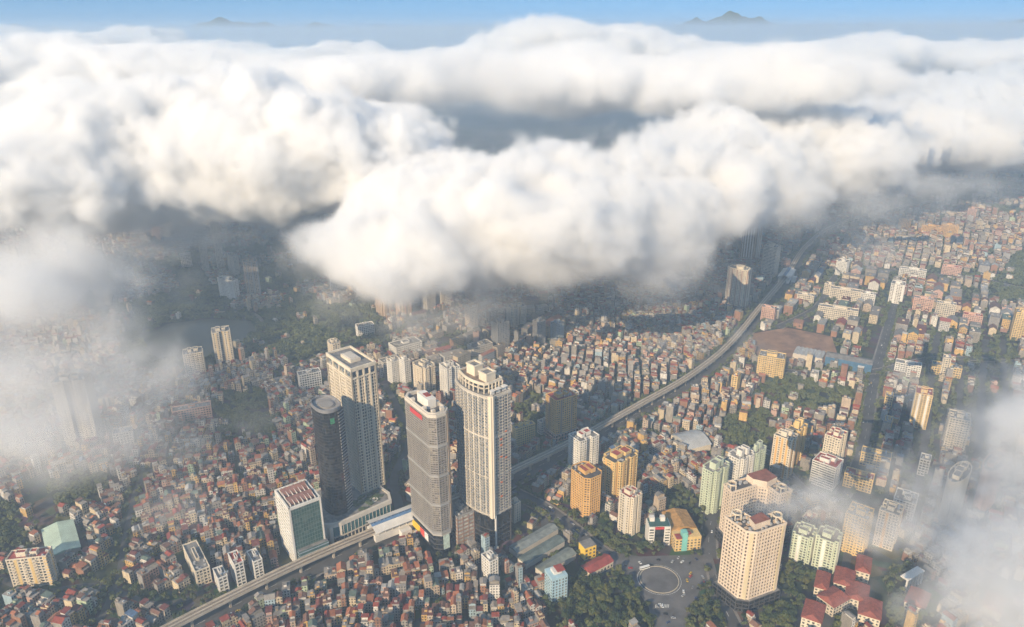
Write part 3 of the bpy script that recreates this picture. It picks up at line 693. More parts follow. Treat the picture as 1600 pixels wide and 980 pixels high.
T('white horizontally banded tower beside the tall twin slab', 1208, 434, 388, 20, 9, 50, 'rect', 'cream', G_DARK, 'roofgrey', pier=.3, bay=8, band=1.7)
T('plain white block right of the railway junction', 1320, 432, 411, 16, 6, 52, 'rect', 'white', G_BLUE, 'roofgrey', name='apartment_block', cat='apartment block')
T('white block with window columns in the institute grounds', 1408, 476, 447, 21, 5, 58, 'rect', 'white', G_BROWN, 'roofgrey', accent='white', name='apartment_block', cat='apartment block')
T('big yellow building cut by the right edge of the photo', 1600, 534, 492, 22, 20, 62, 'rect', 'yellow', G_DARK, 'roofgrey')
T('pale block on the far plain near the cloud at upper right', 1521, 350, 328, 13, 5, 55, 'rect', 'salmon', G_DARK, 'roofgrey')
T('yellow cream tower with ribbed front beside the park lake', 340, 574, 522, 15, 27, 24, 'notch', 'cream', G_BROWN, 'roofgrey', balc=2, accent='yellow', accent_every=3, short='the ribbed tower by the lake')
T('wider cream block left of the ribbed lake tower', 292, 588, 556, 14, 30, 24, 'rect', 'cream', G_BROWN, 'roofgrey', balc=2)
T('yellow cream hotel block with red trimmed roof at the left edge above the old houses', 22, 920, 877, 10, 62, 10, 'rect', 'cream', G_DARK, 'roofred', accent='yellow', accent_every=4, balc=3, red=True, name='apartment_block', cat='apartment block', short='the yellow hotel block')
T('white block with a dark chequered window front beyond the park', 368, 470, 440, 24, 8, 60, 'rect', 'white', glass('rust_window_glass', (.16, .06, .04), .3, 5., .4), 'roofgrey', pier=2.2, bay=4.4, band=1.5)
T('tall grey brown tower with a flat cap beyond the park', 388, 466, 411, 8, 21, 24, 'rect', 'tan', G_DARK, 'roofgrey', accent='grey', accent_every=3, short='the grey cap tower')
T('thin pale slab tower reaching into the cloud, left one of the pair', 317, 424, 330, 6, 11, 24, 'rect', 'stone', G_DARK, 'roofgrey', group='pair of thin slab towers')
T('thin pale slab tower reaching into the cloud, right one of the pair', 341, 424, 330, 6, 11, 24, 'rect', 'stone', G_DARK, 'roofgrey', group='pair of thin slab towers')
T('small pale block beside the foot of the thin slab towers', 368, 432, 402, 10, 8, 40, 'rect', 'stone', G_BLUE)
T('dark blue tower with vertical stripes under the cloud gap', 502, 376, 322, 14, 13, 40, 'step', 'bluegrey', G_BLUE, 'roofgrey', accent='dark', accent_every=2)
T('slender dark tower with pale edges under the cloud gap', 472, 416, 362, 7, 7, 40, 'rect', 'bluegrey', G_BLACK, 'roofgrey')
T('cream cube block on the dark green plain beyond the park', 518, 458, 436, 6, 20, 18, 'rect', 'white', G_DARK, name='apartment_block', cat='apartment block')
T('tall veiled tower with vertical ribs in the fog at left, nearer one', 152, 486, 402, 14, 26, 25, 'step', 'stone', G_DARK, accent='grey', accent_every=2, pod=9)
T('tall veiled tower with a plain top in the fog at left, farther one', 118, 440, 378, 14, 26, 25, 'rect', 'stone', G_DARK)
T('long low white block beside the veiled towers', 182, 442, 425, 3, 27, 18, 'rect', 'white', G_DARK, name='apartment_block', cat='apartment block')
T('pale tower half lost in cloud beyond the veiled towers', 240, 378, 335, 8, 12, 25, 'rect', 'salmon', G_DARK)
T('pale tower half lost in cloud beside its salmon neighbour', 258, 376, 338, 6, 10, 25, 'rect', 'stone', G_DARK)
T('ghostly broad tower behind the fog left of the photo', 105, 700, 600, 22, 50, 12, 'notch', 'stone', G_DARK, balc=2)
T('tower block in brown cream at the cloud edge, left of three', 600, 498, 440, 14, 16, 40, 'step', 'tan', G_DARK, accent='brown', accent_every=3, group='brown cream towers under the bank')
T('tower block in brown cream at the cloud edge, middle of three', 628, 496, 436, 12, 18, 40, 'step', 'tan', G_DARK, accent='salmon', accent_every=3, group='brown cream towers under the bank')
T('grey cream tower at the cloud edge, right of three', 668, 486, 440, 10, 13, 40, 'rect', 'stone', G_DARK, group='brown cream towers under the bank')
T('cream block with square windows next to the grey cream tower', 690, 480, 455, 9, 17, 34, 'rect', 'cream', G_DARK)
T('white narrow slab behind the white ribbed tower, nearer the lake', 614, 600, 568, 8, 10, 40, 'rect', 'white', G_BLUE, name='apartment_block', cat='apartment block')
T('white narrow slab behind the white ribbed tower, nearer the grey tower', 634, 602, 566, 9, 9, 40, 'rect', 'white', G_BLUE, name='apartment_block', cat='apartment block')
T('tan balcony block behind the grey banded tower', 664, 618, 578, 20, 20, 44, 'step', 'cream', G_BROWN, 'roofgrey', balc=2)
T('white block with blue windows between the grey and the white framed tower', 700, 622, 578, 12, 20, 34, 'notch', 'white', G_BLUE, 'roofgrey', balc=2)
T('dark grey mid height tower beyond the framed tower', 778, 548, 508, 10, 18, 36, 'rect', 'grey', G_BLUE)
T('pair of dark blocks among houses, nearer one', 840, 540, 505, 8, 12, 36, 'rect', 'grey', G_DARK, short='the dark pair of blocks')
T('pair of dark blocks among houses, farther one', 868, 536, 508, 8, 12, 36, 'rect', 'bluegrey', G_DARK)
T('cream block with a stepped roof north of the framed tower', 800, 512, 484, 12, 24, 30, 'step', 'cream', G_DARK)
T('cream block with balconies beyond the white ribbed tower', 520, 568, 540, 12, 16, 30, 'step', 'cream', G_BROWN, 'roofgrey', balc=2)
T('light brown block standing in the houses left of the pale slabs', 735, 516, 482, 8, 12, 38, 'rect', 'tan', G_DARK)
T('small grey white tower block among houses at the lower middle', 766, 914, 880, 13, 13, 36, 'rect', 'white', G_DARK, 'roofgrey', name='apartment_block', cat='apartment block', short='the grey white block')
T('bright cream block with yellow stripes right of the framed tower', 806, 700, 672, 4, 30, 30, 'rect', 'yellow', G_DARK, 'roofgrey', name='apartment_block', cat='apartment block', balc=0)
T('cream corner block behind the framed tower foot', 804, 818, 790, 3, 9, 40, 'rect', 'cream', G_DARK, name='apartment_block', cat='apartment block')

# wide institutional blocks right of the railway and rows in the middle distance
LOW = [  # near corner px, top, left px, right px, deg, wall, roof, label
    (1338, 506, 488, 62, 8, 62, 'cream', 'roofgrey', 'broad cream institute with grey roof, largest of the campus'), (1345, 474, 458, 50, 8, 60, 'cream', 'roofgrey', 'cream institute block behind the broad cream one'),
    (1365, 478, 462, 22, 14, 60, 'white', 'roofgrey', 'small white annex beside the cream institute'), (1455, 488, 470, 30, 5, 62, 'salmon', 'roofgrey', 'salmon school block beside the white column block'),
    (1490, 498, 478, 30, 6, 62, 'cream', 'roofgrey', 'cream school block next to the salmon one'), (1532, 512, 496, 30, 8, 62, 'salmon', 'roofred', 'red roofed hall among the campus trees'),
    (1270, 478, 464, 26, 8, 62, 'cream', 'roofgrey', 'cream L shaped hall near the railway'), (1298, 462, 446, 12, 18, 50, 'cream', 'roofgrey', 'narrow cream block along the diagonal street'),
    (1208, 504, 484, 20, 6, 58, 'salmon', 'roofgrey', 'salmon corner block beside the railway and building site'), (1150, 612, 590, 6, 24, 56, 'yellow', 'roofred', 'long yellow block with red roof under the trees'),
    (1445, 438, 425, 42, 5, 60, 'white', 'roofgrey', 'long white hall under drifting mist'), (1500, 432, 420, 30, 6, 60, 'salmon', 'roofred', 'reddish hall at the far street'),
    (1420, 362, 346, 18, 10, 55, 'orange', 'roofgrey', 'orange block on the far plain, left of its row'), (1494, 372, 354, 26, 16, 55, 'orange', 'roofgrey', 'orange block on the far plain, right of its row'),
    (1468, 370, 356, 30, 8, 55, 'orange', 'roofgrey', 'orange block on the far plain, middle of its row'), (1500, 592, 578, 46, 6, 62, 'yellow', 'roofgrey', 'long yellow school on the street grid'),
    (1436, 592, 574, 40, 6, 62, 'white', 'roofgrey', 'long white school wing beside the yellow one'), (1480, 590, 562, 12, 6, 62, 'cream', 'roofgrey', 'cream block with window dots on the street grid'),
    (1388, 738, 718, 46, 6, 60, 'yellow', 'roofgrey', 'long yellow courtyard building beside the dark street'), (1360, 772, 752, 44, 10, 58, 'yellow', 'roofred', 'long orange yellow building in thin fog'),
    (1448, 746, 722, 16, 8, 56, 'white', 'roofgrey', 'white blank walled block above the round towers'), (1392, 640, 622, 12, 6, 62, 'yellow', 'roofgrey', 'small yellow block on the tree lined street, upper one'),
    (1392, 672, 660, 10, 6, 62, 'yellow', 'roofgrey', 'small yellow block on the tree lined street, lower one'), (560, 528, 512, 14, 26, 26, 'white', 'roofgrey', 'white villa block beyond the lake park'),
    (470, 612, 588, 26, 34, 26, 'white', 'roofgrey', 'white school with green roof left of the white ribbed tower'), (620, 560, 545, 12, 40, 36, 'white', 'roofgrey', 'long white terrace beyond the ribbed tower'),
    (272, 662, 645, 8, 60, 22, 'salmon', 'roofgrey', 'long salmon block at the edge of the fog'), (180, 700, 680, 10, 30, 22, 'stone', 'roofgrey', 'pale block below the ghostly tower'),
    (10, 720, 700, 20, 26, 20, 'stone', 'roofgrey', 'pale ribbed block at the left edge in fog'), (880, 640, 622, 8, 24, 36, 'stone', 'roofgrey', 'grey cream block beyond the orange railway tower'),
    (285, 420, 400, 12, 16, 26, 'white', 'roofgrey', 'white stepped block under the left cloud'), (740, 560, 545, 10, 30, 36, 'stone', 'roofgrey', 'long cream terrace beyond the framed tower'),
    (600, 584, 568, 8, 26, 36, 'stone', 'roofgrey', 'cream terrace beside the white slabs'), (845, 680, 662, 4, 14, 30, 'stone', 'roofgrey', 'small stone coloured block under the orange tower'),
    (1230, 420, 408, 10, 14, 50, 'salmon', 'roofgrey', 'salmon block beneath the banded tower'), (1265, 830, 815, 14, 10, 45, 'cream', 'roofred', 'low cream block with red roof lost in mist'),
    (345, 930, 906, 8, 14, 36, 'white', 'roofgrey', 'white railway side block'), (372, 918, 884, 10, 12, 36, 'white', 'roofred', 'white tall townhouse block with red cap by the railway'),
    (400, 906, 880, 10, 12, 36, 'white', 'roofgrey', 'white and teal fronted block by the railway'), (310, 918, 895, 20, 22, 36, 'cream', 'roofgrey', 'cream block with dark windows left of the white railway blocks'),
]
for x, y, yt, wl, wr, dg, wa, rf, lb in LOW:
    T(lb, x, y, yt, wl, wr, dg, 'rect', wa, G_DARK if wa != 'salmon' else G_BROWN, rf, fh=3.6, bay=3.6, plant=1, name='apartment_block', cat='apartment block', red=rf == 'roofred', tall=3., depthmax=16)

# ---------------------------------------------------------------- landmarks of their own shape
def simple(name, label, cat, x, y, deg, wl, wr, H):
    c0, a, w, d, _ = corner(x, y, y - 5, wl, wr, deg); claim(c0, a, rect(w, d), 4)
    return thing(name, label, cat, c0, a), w, d, H
def gable(m, x0, y0, x1, y1, z, h, ov=.6, mi=0, hip=0.):
    x0 -= ov; y0 -= ov; x1 += ov; y1 += ov
    if (x1 - x0) >= (y1 - y0):
        ym = (y0 + y1) / 2; A, B = (x0 + hip, ym, z + h), (x1 - hip, ym, z + h)
        m.quad((x0, y0, z), (x1, y0, z), B, A, mi); m.quad((x1, y1, z), (x0, y1, z), A, B, mi)
        i = len(m.V); m.V += [(x0, y0, z), (x0, y1, z), A, (x1, y0, z), (x1, y1, z), B]; m.F += [(i + 1, i, i + 2), (i + 3, i + 4, i + 5)]; m.M += [mi, mi]
    else:
        xm = (x0 + x1) / 2; A, B = (xm, y0 + hip, z + h), (xm, y1 - hip, z + h)
        m.quad((x0, y1, z), (x0, y0, z), A, B, mi); m.quad((x1, y0, z), (x1, y1, z), B, A, mi)
        i = len(m.V); m.V += [(x0, y0, z), (x1, y0, z), A, (x0, y1, z), (x1, y1, z), B]; m.F += [(i, i + 1, i + 2), (i + 4, i + 3, i + 5)]; m.M += [mi, mi]

def window_grid(o, w, d, H, fh, bay, sides='fl', gl=None, z0=1.2, ww=.5, wh=.5):
    """separate windows set proud of a wall, sharing one mesh per side"""
    gl = gl or G_DARK; nf = max(1, int(H / fh)); tot = 0
    for s_ in sides:
        L_ = w if s_ in 'fb' else d; nb = max(1, int(L_ / bay)); m = MB(); bw = L_ / nb * ww
        if s_ == 'f': m.box(0, -.06, 0, bw, .16, fh * wh)
        else: m.box(-.06, 0, 0, .16, bw, fh * wh)
        me = None
        for i in range(nb):
            for k in range(nf):
                if tot > 95: return
                tot += 1
                if me is None: q = m.done('window', gl, o); me = q.data
                else: q = bpy.data.objects.new('window', me); S.collection.objects.link(q); q.parent = o
                t = (i + .5) / nb * L_; q.location = (t, 0, z0 + k * fh) if s_ == 'f' else (0, t, z0 + k * fh)

def landmarks():
    # white block with black glass middle, two white roof huts and a red sign
    o, w, d, H = simple('office_building', 'small white building with black glass middle and dark green roof, facing the round plaza', 'office building', 1012, 853, 2, 2, 34, 24)
    d = 16; m = MB(); m.prism([(0, 0), (w * .28, 0), (w * .28, 2), (w * .72, 2), (w * .72, 0), (w, 0), (w, d), (0, d)], 0, H); m.done('wall', wm('white'), o)
    m = MB(); m.box(w / 2, 1.6, 1, w * .42, 1., H - 4); m.done('curtain_wall', G_BLACK, o)
    m = MB(); m.box(w / 2, 1.2, H - 3.6, w * .42, 1.2, 2.6); m.done('red_sign', material('red_sign_band', (.5, .05, .05)), o)
    m = MB(); m.prism([(1, 1), (w - 1, 1), (w - 1, d - 1), (1, d - 1)], H, H + 1.); m.done('roof', material('dark_green_roof', (.04, .1, .09), .8, .2, 5.), o)
    m = MB(); m.box(w * .22, d - 5, H + 1, 5, 5, 5); m.box(w * .7, d - 5, H + 1, 5, 5, 5); m.done('roof_hut', wm('white'), o)
    mw = MB(); mw.box(0, -.05, 0, 2.4, .2, 1.7); me = None
    for xx in (w * .09, w * .19, w * .81, w * .91):
        for k in range(6):
            if me is None: q = mw.done('window', G_DARK, o); me = q.data
            else: q = bpy.data.objects.new('window', me); S.collection.objects.link(q); q.parent = o
            q.location = (xx, 0, 2 + k * 3.5)
    LANDMARKS.append(('the black fronted white building', 1029, 830))
    # school with ochre roof and turquoise stair tower
    o, w, d, H = simple('school_building', 'ochre roofed building with turquoise stair tower and red canopy beside the plaza', 'school', 1054, 862, 8, 22, 40, 17)
    m = MB(); m.prism(rect(w, d), 0, H); m.done('wall', wm('yellow'), o); m = MB(); gable(m, 0, d * .3, w, d, H, 4); m.done('roof', material('ochre_roof', (.4, .22, .07), .8, .3, 4.), o)
    m = MB(); m.box(w * .36, 3, 0, 6, 7, H + 6); m.done('stair_tower', material('turquoise_render', (.2, .5, .45), .8, .1, 6.), o)
    m = MB(); m.box(w * .12, 2, H, w * .2, 8, 1.2); m.box(w * .5, 2, H + 4, 5, 5, .8); m.done('red_canopy', roofred, o); window_grid(o, w, d, H, 3.5, 3.6)
    o, w, d, H = simple('apartment_block', 'light blue narrow house tower with red cap beside the red roofs at bottom', 'apartment block', 862, 944, 24, 4, 24, 30)
    m = MB(); m.prism(rect(w, 16), 0, H); m.done('wall', material('light_blue_render', (.36, .52, .6), .8, .12, 6., 1), o); m = MB(); m.box(w * .5, 8, H, w * .5, 8, 3); m.done('stair_hood', wm('white'), o); m = MB(); m.box(w * .7, 8, H + 3, w * .5, 10, .5); m.done('red_canopy', roofred, o); window_grid(o, w, 16, H, 3.4, 3.2)
    LANDMARKS.append(('the light blue house', 872, 915))
    o, w, d, H = simple('apartment_block', 'bright yellow box shaped building left of the round plaza', 'apartment block', 913, 876, 26, 2, 18, 15)
    m = MB(); m.prism(rect(w, 12), 0, H); m.done('wall', material('bright_yellow_render', (.8, .52, .06), .8, .08, 6.), o); m = MB(); m.prism(rect(w, 12), H, H + .5); m.done('roof', roofgrey, o); window_grid(o, w, 12, H, 4.5, 4.5, 'f')
    LANDMARKS.append(('the bright yellow box', 920, 862))
    o, w, d, H = simple('hall', 'long red roofed hall left of the round plaza', 'hall', 922, 905, 36, 10, 36, 7)
    m = MB(); m.prism(rect(w, 14), 0, H); m.done('wall', wm('cream'), o); m = MB(); gable(m, 0, 0, w, 14, H, 3.); m.done('roof', roofred, o); window_grid(o, w, 14, H, 6, 4, 'f')
    # warehouses below the framed tower
    for k, (x, y, wr, col, nm) in enumerate(((822, 890, 60, (.13, .16, .15), 'dark green'), (808, 872, 64, (.2, .22, .21), 'slate grey'), (850, 905, 50, (.17, .19, .17), 'mossy green'))):
        o, w, d, H = simple('warehouse', f'long warehouse with {nm} sheet roof left of the plaza road', 'warehouse', x, y, 41, 12, wr, 7)
        m = MB(); m.prism(rect(w, 13), 0, H); m.done('wall', wm('stone'), o); m = MB(); gable(m, 0, 0, w, 13, H, 2.6); m.done('roof', material(nm.replace(' ', '_') + '_sheet', col, .7, .3, 5.), o)
    # sports hall with domed grey roof
    o, w, d, H = simple('sports_hall', 'sports hall with large pale grey curved roof among trees', 'sports hall', 1076, 712, 22, 28, 34, 9)
    m = MB(); m.prism(rect(w, d), 0, H); m.done('wall', wm('cream'), o)
    m = MB(); n = 8
    for i in range(n):
        t0_, t1_ = i / n, (i + 1) / n; z0_, z1_ = H + 6.5 * math.sin(math.pi * t0_), H + 6.5 * math.sin(math.pi * t1_)
        m.quad((-1.5, d * t0_, z0_), (w + 1.5, d * t0_, z0_), (w + 1.5, d * t1_, z1_), (-1.5, d * t1_, z1_))
    i = len(m.V); m.V += [(-.5, d * k / n, H + 6.4 * math.sin(math.pi * k / n)) for k in range(n + 1)]; m.F.append(tuple(range(i + n, i - 1, -1))); m.M.append(0)
    m.done('roof', material('pale_sheet_roof', (.4, .4, .39), .5, .15, 8.), o); LANDMARKS.append(('the sports hall', 1080, 690))
    o, w, d, H = simple('market_hall', 'wide hall with ribbed grey sheet roof by the building site', 'market hall', 1284, 568, 60, 46, 6, 8)
    w, d = min(w, 34), min(d, 60); m = MB(); m.prism(rect(w, d), 0, H); m.done('wall', wm('stone'), o); m = MB()
    for k in range(7): gable(m, 0, d * k / 7, w, d * (k + 1) / 7, H, 1.6, 0)
    m.done('roof', material('pale_sheet_roof', (.4, .4, .39)), o)
    o, w, d, H = simple('factory', 'long blue walled construction hall beside the bare ground', 'factory', 1360, 585, 60, 14, 20, 16)
    w, d = 50, 60; m = MB(); m.prism(rect(24, 70), 0, H); m.done('wall', material('blue_sheet', (.06, .14, .24), .7, .2, 5.), o); m = MB(); gable(m, 0, 0, 24, 70, H, 3); m.done('roof', roofgrey, o)
    o, w, d, H = simple('warehouse', 'warehouse with a wide pale mint roof behind the yellow hotel block', 'warehouse', 78, 884, 36, 28, 22, 10)
    m = MB(); m.prism(rect(30, 58), 0, H); m.done('wall', wm('stone'), o); m = MB(); gable(m, 0, 0, 30, 58, H, 3); m.done('roof', material('mint_sheet', (.42, .52, .42), .6, .12, 8.), o); stamp_poly([tuple(o.location.xy + Vector((x * math.cos(R(36)) - y * math.sin(R(36)), x * math.sin(R(36)) + y * math.cos(R(36))))) for x, y in rect(34, 62)], 3)
    # red roofed villas of the bottom right
    spots = [(1352, 958, 34, 20, 62), (1330, 934, 30, 12, 62), (1300, 965, 26, 26, 30), (1280, 990, 30, 12, 60), (1372, 985, 34, 12, 62), (1356, 912, 22, 10, 62), (1290, 938, 20, 12, 62), (1440, 968, 30, 18, 50), (1560, 975, 30, 18, 50)]
    names = ['nearest the middle of the estate', 'on the far corner of the estate', 'angled across the estate', 'at the bottom edge of the photo', 'nearest the bottom right fog', 'standing tall at the top of the estate', 'beside the pale green blocks', 'under the edge of the fog', 'deep in the fog at right']
    for (x, y, wl, wr, dg), nm in zip(spots, names):
        o, w, d, H = simple('villa_block', f'cream villa block with bright red hipped roof {nm}', 'villa', x, y, dg, wl, wr, 12)
        w, d = min(w, 26), min(d, 34); m = MB(); m.prism(rect(w, d), 0, H); m.done('wall', wm('cream'), o); m = MB(); gable(m, 0, 0, w, d, H, 4, .9, 0, 4); m.done('roof', material('red_tile', (.24, .07, .05), .85, .3, 3.), o); window_grid(o, w, d, H, 3.6, 3.6)
    # portal of the white gate shaped building
    o, w, d, H = simple('colonnade', 'white columned gate shaped building above the fog at bottom right', 'gate building', 1414, 925, 30, 6, 24, 14)
    m = MB()
    for k in range(6): m.box(w * k / 5, 0, 0, 1.4, 1.4, H)
    m.box(w / 2, 3, H, w + 2, 8, 1.6); m.done('column_row', wm('white'), o)
landmarks()

# ---------------------------------------------------------------- elevated railway and its station
def railway():
    o = thing('elevated_railway', 'long concrete elevated railway crossing the city from bottom left to the far upper right', 'railway viaduct', (0, 0, 0))
    conc = material('viaduct_concrete', (.46, .4, .32), .9, .2, 9.); trackm = material('track_bed', (.27, .22, .17), .95, .2, 3.)
    Z = 11.2; m = MB(); strip(m, VIAS, Z, 10.4, 0, 0, 1.5); bot = [p for p in VIAS]
    n = len(VIAS)
    for k in range(n - 1):
        a, b = VIAS[k], VIAS[k + 1]; t = (b - a).normalized(); nr = Vector((-t.y, t.x)) * 5.2
        m.quad((a.x + nr.x, a.y + nr.y, Z), (b.x + nr.x, b.y + nr.y, Z), (b.x - nr.x, b.y - nr.y, Z), (a.x - nr.x, a.y - nr.y, Z))
    m.done('deck', conc, o)
    for s_ in (-1, 1): m = MB(); strip(m, VIAS, Z + 1.5, .35, s_ * 5.0, 0, 1.3); m.done('parapet', conc, o)
    for s_ in (-1, 1):
        m = MB(); strip(m, VIAS, Z + 1.52, 2.6, s_ * 2.3, 0, .18); m.done('track', trackm, o)
        m = MB()
        for q in (-.72, .72): strip(m, VIAS, Z + 1.7, .12, s_ * 2.3 + q, 0, .16)
        m.done('rail', material('rail_steel', (.12, .1, .09), .4, .2, 3., metal=.6), o)
    acc = 0.; cnt = 0; me = None
    for k in range(1, n - 1):
        acc += (VIAS[k] - VIAS[k - 1]).length
        if acc >= 29 and cnt < 98:
            acc = 0; cnt += 1; t = VIAS[k + 1] - VIAS[k]
            if me is None:
                m = MB(); m.box(0, 0, 0, 2.2, 2.2, Z - 2); i = len(m.V)
                m.prism([(-1.1, -4.6), (1.1, -4.6), (1.1, 4.6), (-1.1, 4.6)], Z - 1.3, Z - .003, bottom=True); m.box(0, 0, Z - 2, 2.2, 5., .7, 0, 0, None, True)
                q = m.done('pier', conc, o); me = q.data
            else: q = bpy.data.objects.new('pier', me); S.collection.objects.link(q); q.parent = o
            q.location = (VIAS[k].x, VIAS[k].y, 0); q.rotation_euler = (0, 0, math.atan2(t.y, t.x))
    for (x, y, lab, L_) in ((628, 808, 'railway station with blue and white sheet roof over the tracks between the tall towers', 66), (1229, 430, 'distant railway station on the viaduct near the junction', 70)):
        c_ = P(x, y, 13); k = min(range(n - 1), key=lambda q: (VIAS[q] - Vector(c_[:2])).length); t = VIAS[k + 1] - VIAS[k]
        s = thing('railway_station', lab, 'railway station', (VIAS[k].x, VIAS[k].y, 0), math.atan2(t.y, t.x))
        m = MB(); m.box(0, 8.4, 5, L_, 5.6, 8); m.box(0, -8.4, 5, L_, 5.6, 8); m.done('platform', wm('white'), s)
        for s2 in (-1, 1):
            m = MB(); i = 0
            for z_, y0_, y1_ in ((0, 4.4, 13.5),):
                a_, b_ = (19.5, 22.5)
                m.quad((-L_ / 2, s2 * 13.5, a_ - 1.5), (L_ / 2, s2 * 13.5, a_ - 1.5), (L_ / 2, s2 * 3.4, a_ + 1.6), (-L_ / 2, s2 * 3.4, a_ + 1.6), 0)
                m.quad((-L_ / 2, s2 * 3.4, a_ + 1.6), (L_ / 2, s2 * 3.4, a_ + 1.6), (L_ / 2, s2 * .3, b_), (-L_ / 2, s2 * .3, b_), 1)
            for q in range(8): m.box(-L_ / 2 + 4 + q * (L_ - 8) / 7, s2 * 10.5, 13, .6, .6, 6.2, 0, 0)
            m.done('canopy', [wm('white'), material('blue_roof_sheet', (.1, .19, .34), .5, .15, 6.)], s)
        m = MB(); m.box(0, -16, 0, 12, 8, 12); m.box(14, -18, 0, 14, 4, 7); m.done('entrance', wm('white'), s)
        m = MB(); m.box(14, -20.2, 3, 7, .3, 3.6); m.done('red_sign', material('red_sign_band', (.5, .05, .05)), s)
        claim((VIAS[k].x, VIAS[k].y), math.atan2(t.y, t.x), [(-L_ / 2, -22), (L_ / 2, -22), (L_ / 2, 16), (-L_ / 2, 16)], 2)
    LANDMARKS.extend([('the railway', 300, 960), ('the railway', 420, 905), ('the station', 628, 808)])
railway()

def plaza_ring():
    c_ = P(1030, 906); cx, cy = c_.x, c_.y; rx = abs(P(1060, 906).x - cx)
    pts = [Vector((cx + rx * math.cos(t), cy + rx * math.sin(t))) for t in [2 * math.pi * k / 64 for k in range(65)]]
    m = MB(); strip(m, pts, .3, .8, 0, 0, .5); structure(m.done('kerb_ring', material('pale_kerb', (.42, .37, .28), .8, .1, 4.)))
    m = MB(); strip(m, [p.lerp(Vector((cx, cy)), -.12) for p in pts], .325, .35, 0); structure(m.done('road_marking', white_paint))
    m = MB()
    for k in range(10):
        a = P(1025 + k * 2.2, 945), P(1024 + k * 2.2, 950); strip(m, [Vector(a[0][:2]), Vector(a[1][:2])], .325, .7)
    structure(m.done('zebra_crossing', white_paint)); return cx, cy, rx
PLC = plaza_ring()
# ---------------------------------------------------------------- clouds
def cloud_material(name, dens, aniso=0.0):
    m = bpy.data.materials.new(name); m.use_nodes = True
    n = m.node_tree.nodes; l = m.node_tree.links
    n.clear()
    out = n.new('ShaderNodeOutputMaterial'); pv = n.new('ShaderNodeVolumePrincipled')
    pv.inputs['Color'].default_value = (0.996, 0.996, 0.998, 1)
    pv.inputs['Density Attribute'].default_value = 'density'
    pv.inputs['Density'].default_value = dens
    pv.inputs['Anisotropy'].default_value = aniso
    l.new(pv.outputs[0], out.inputs['Volume'])
    return m

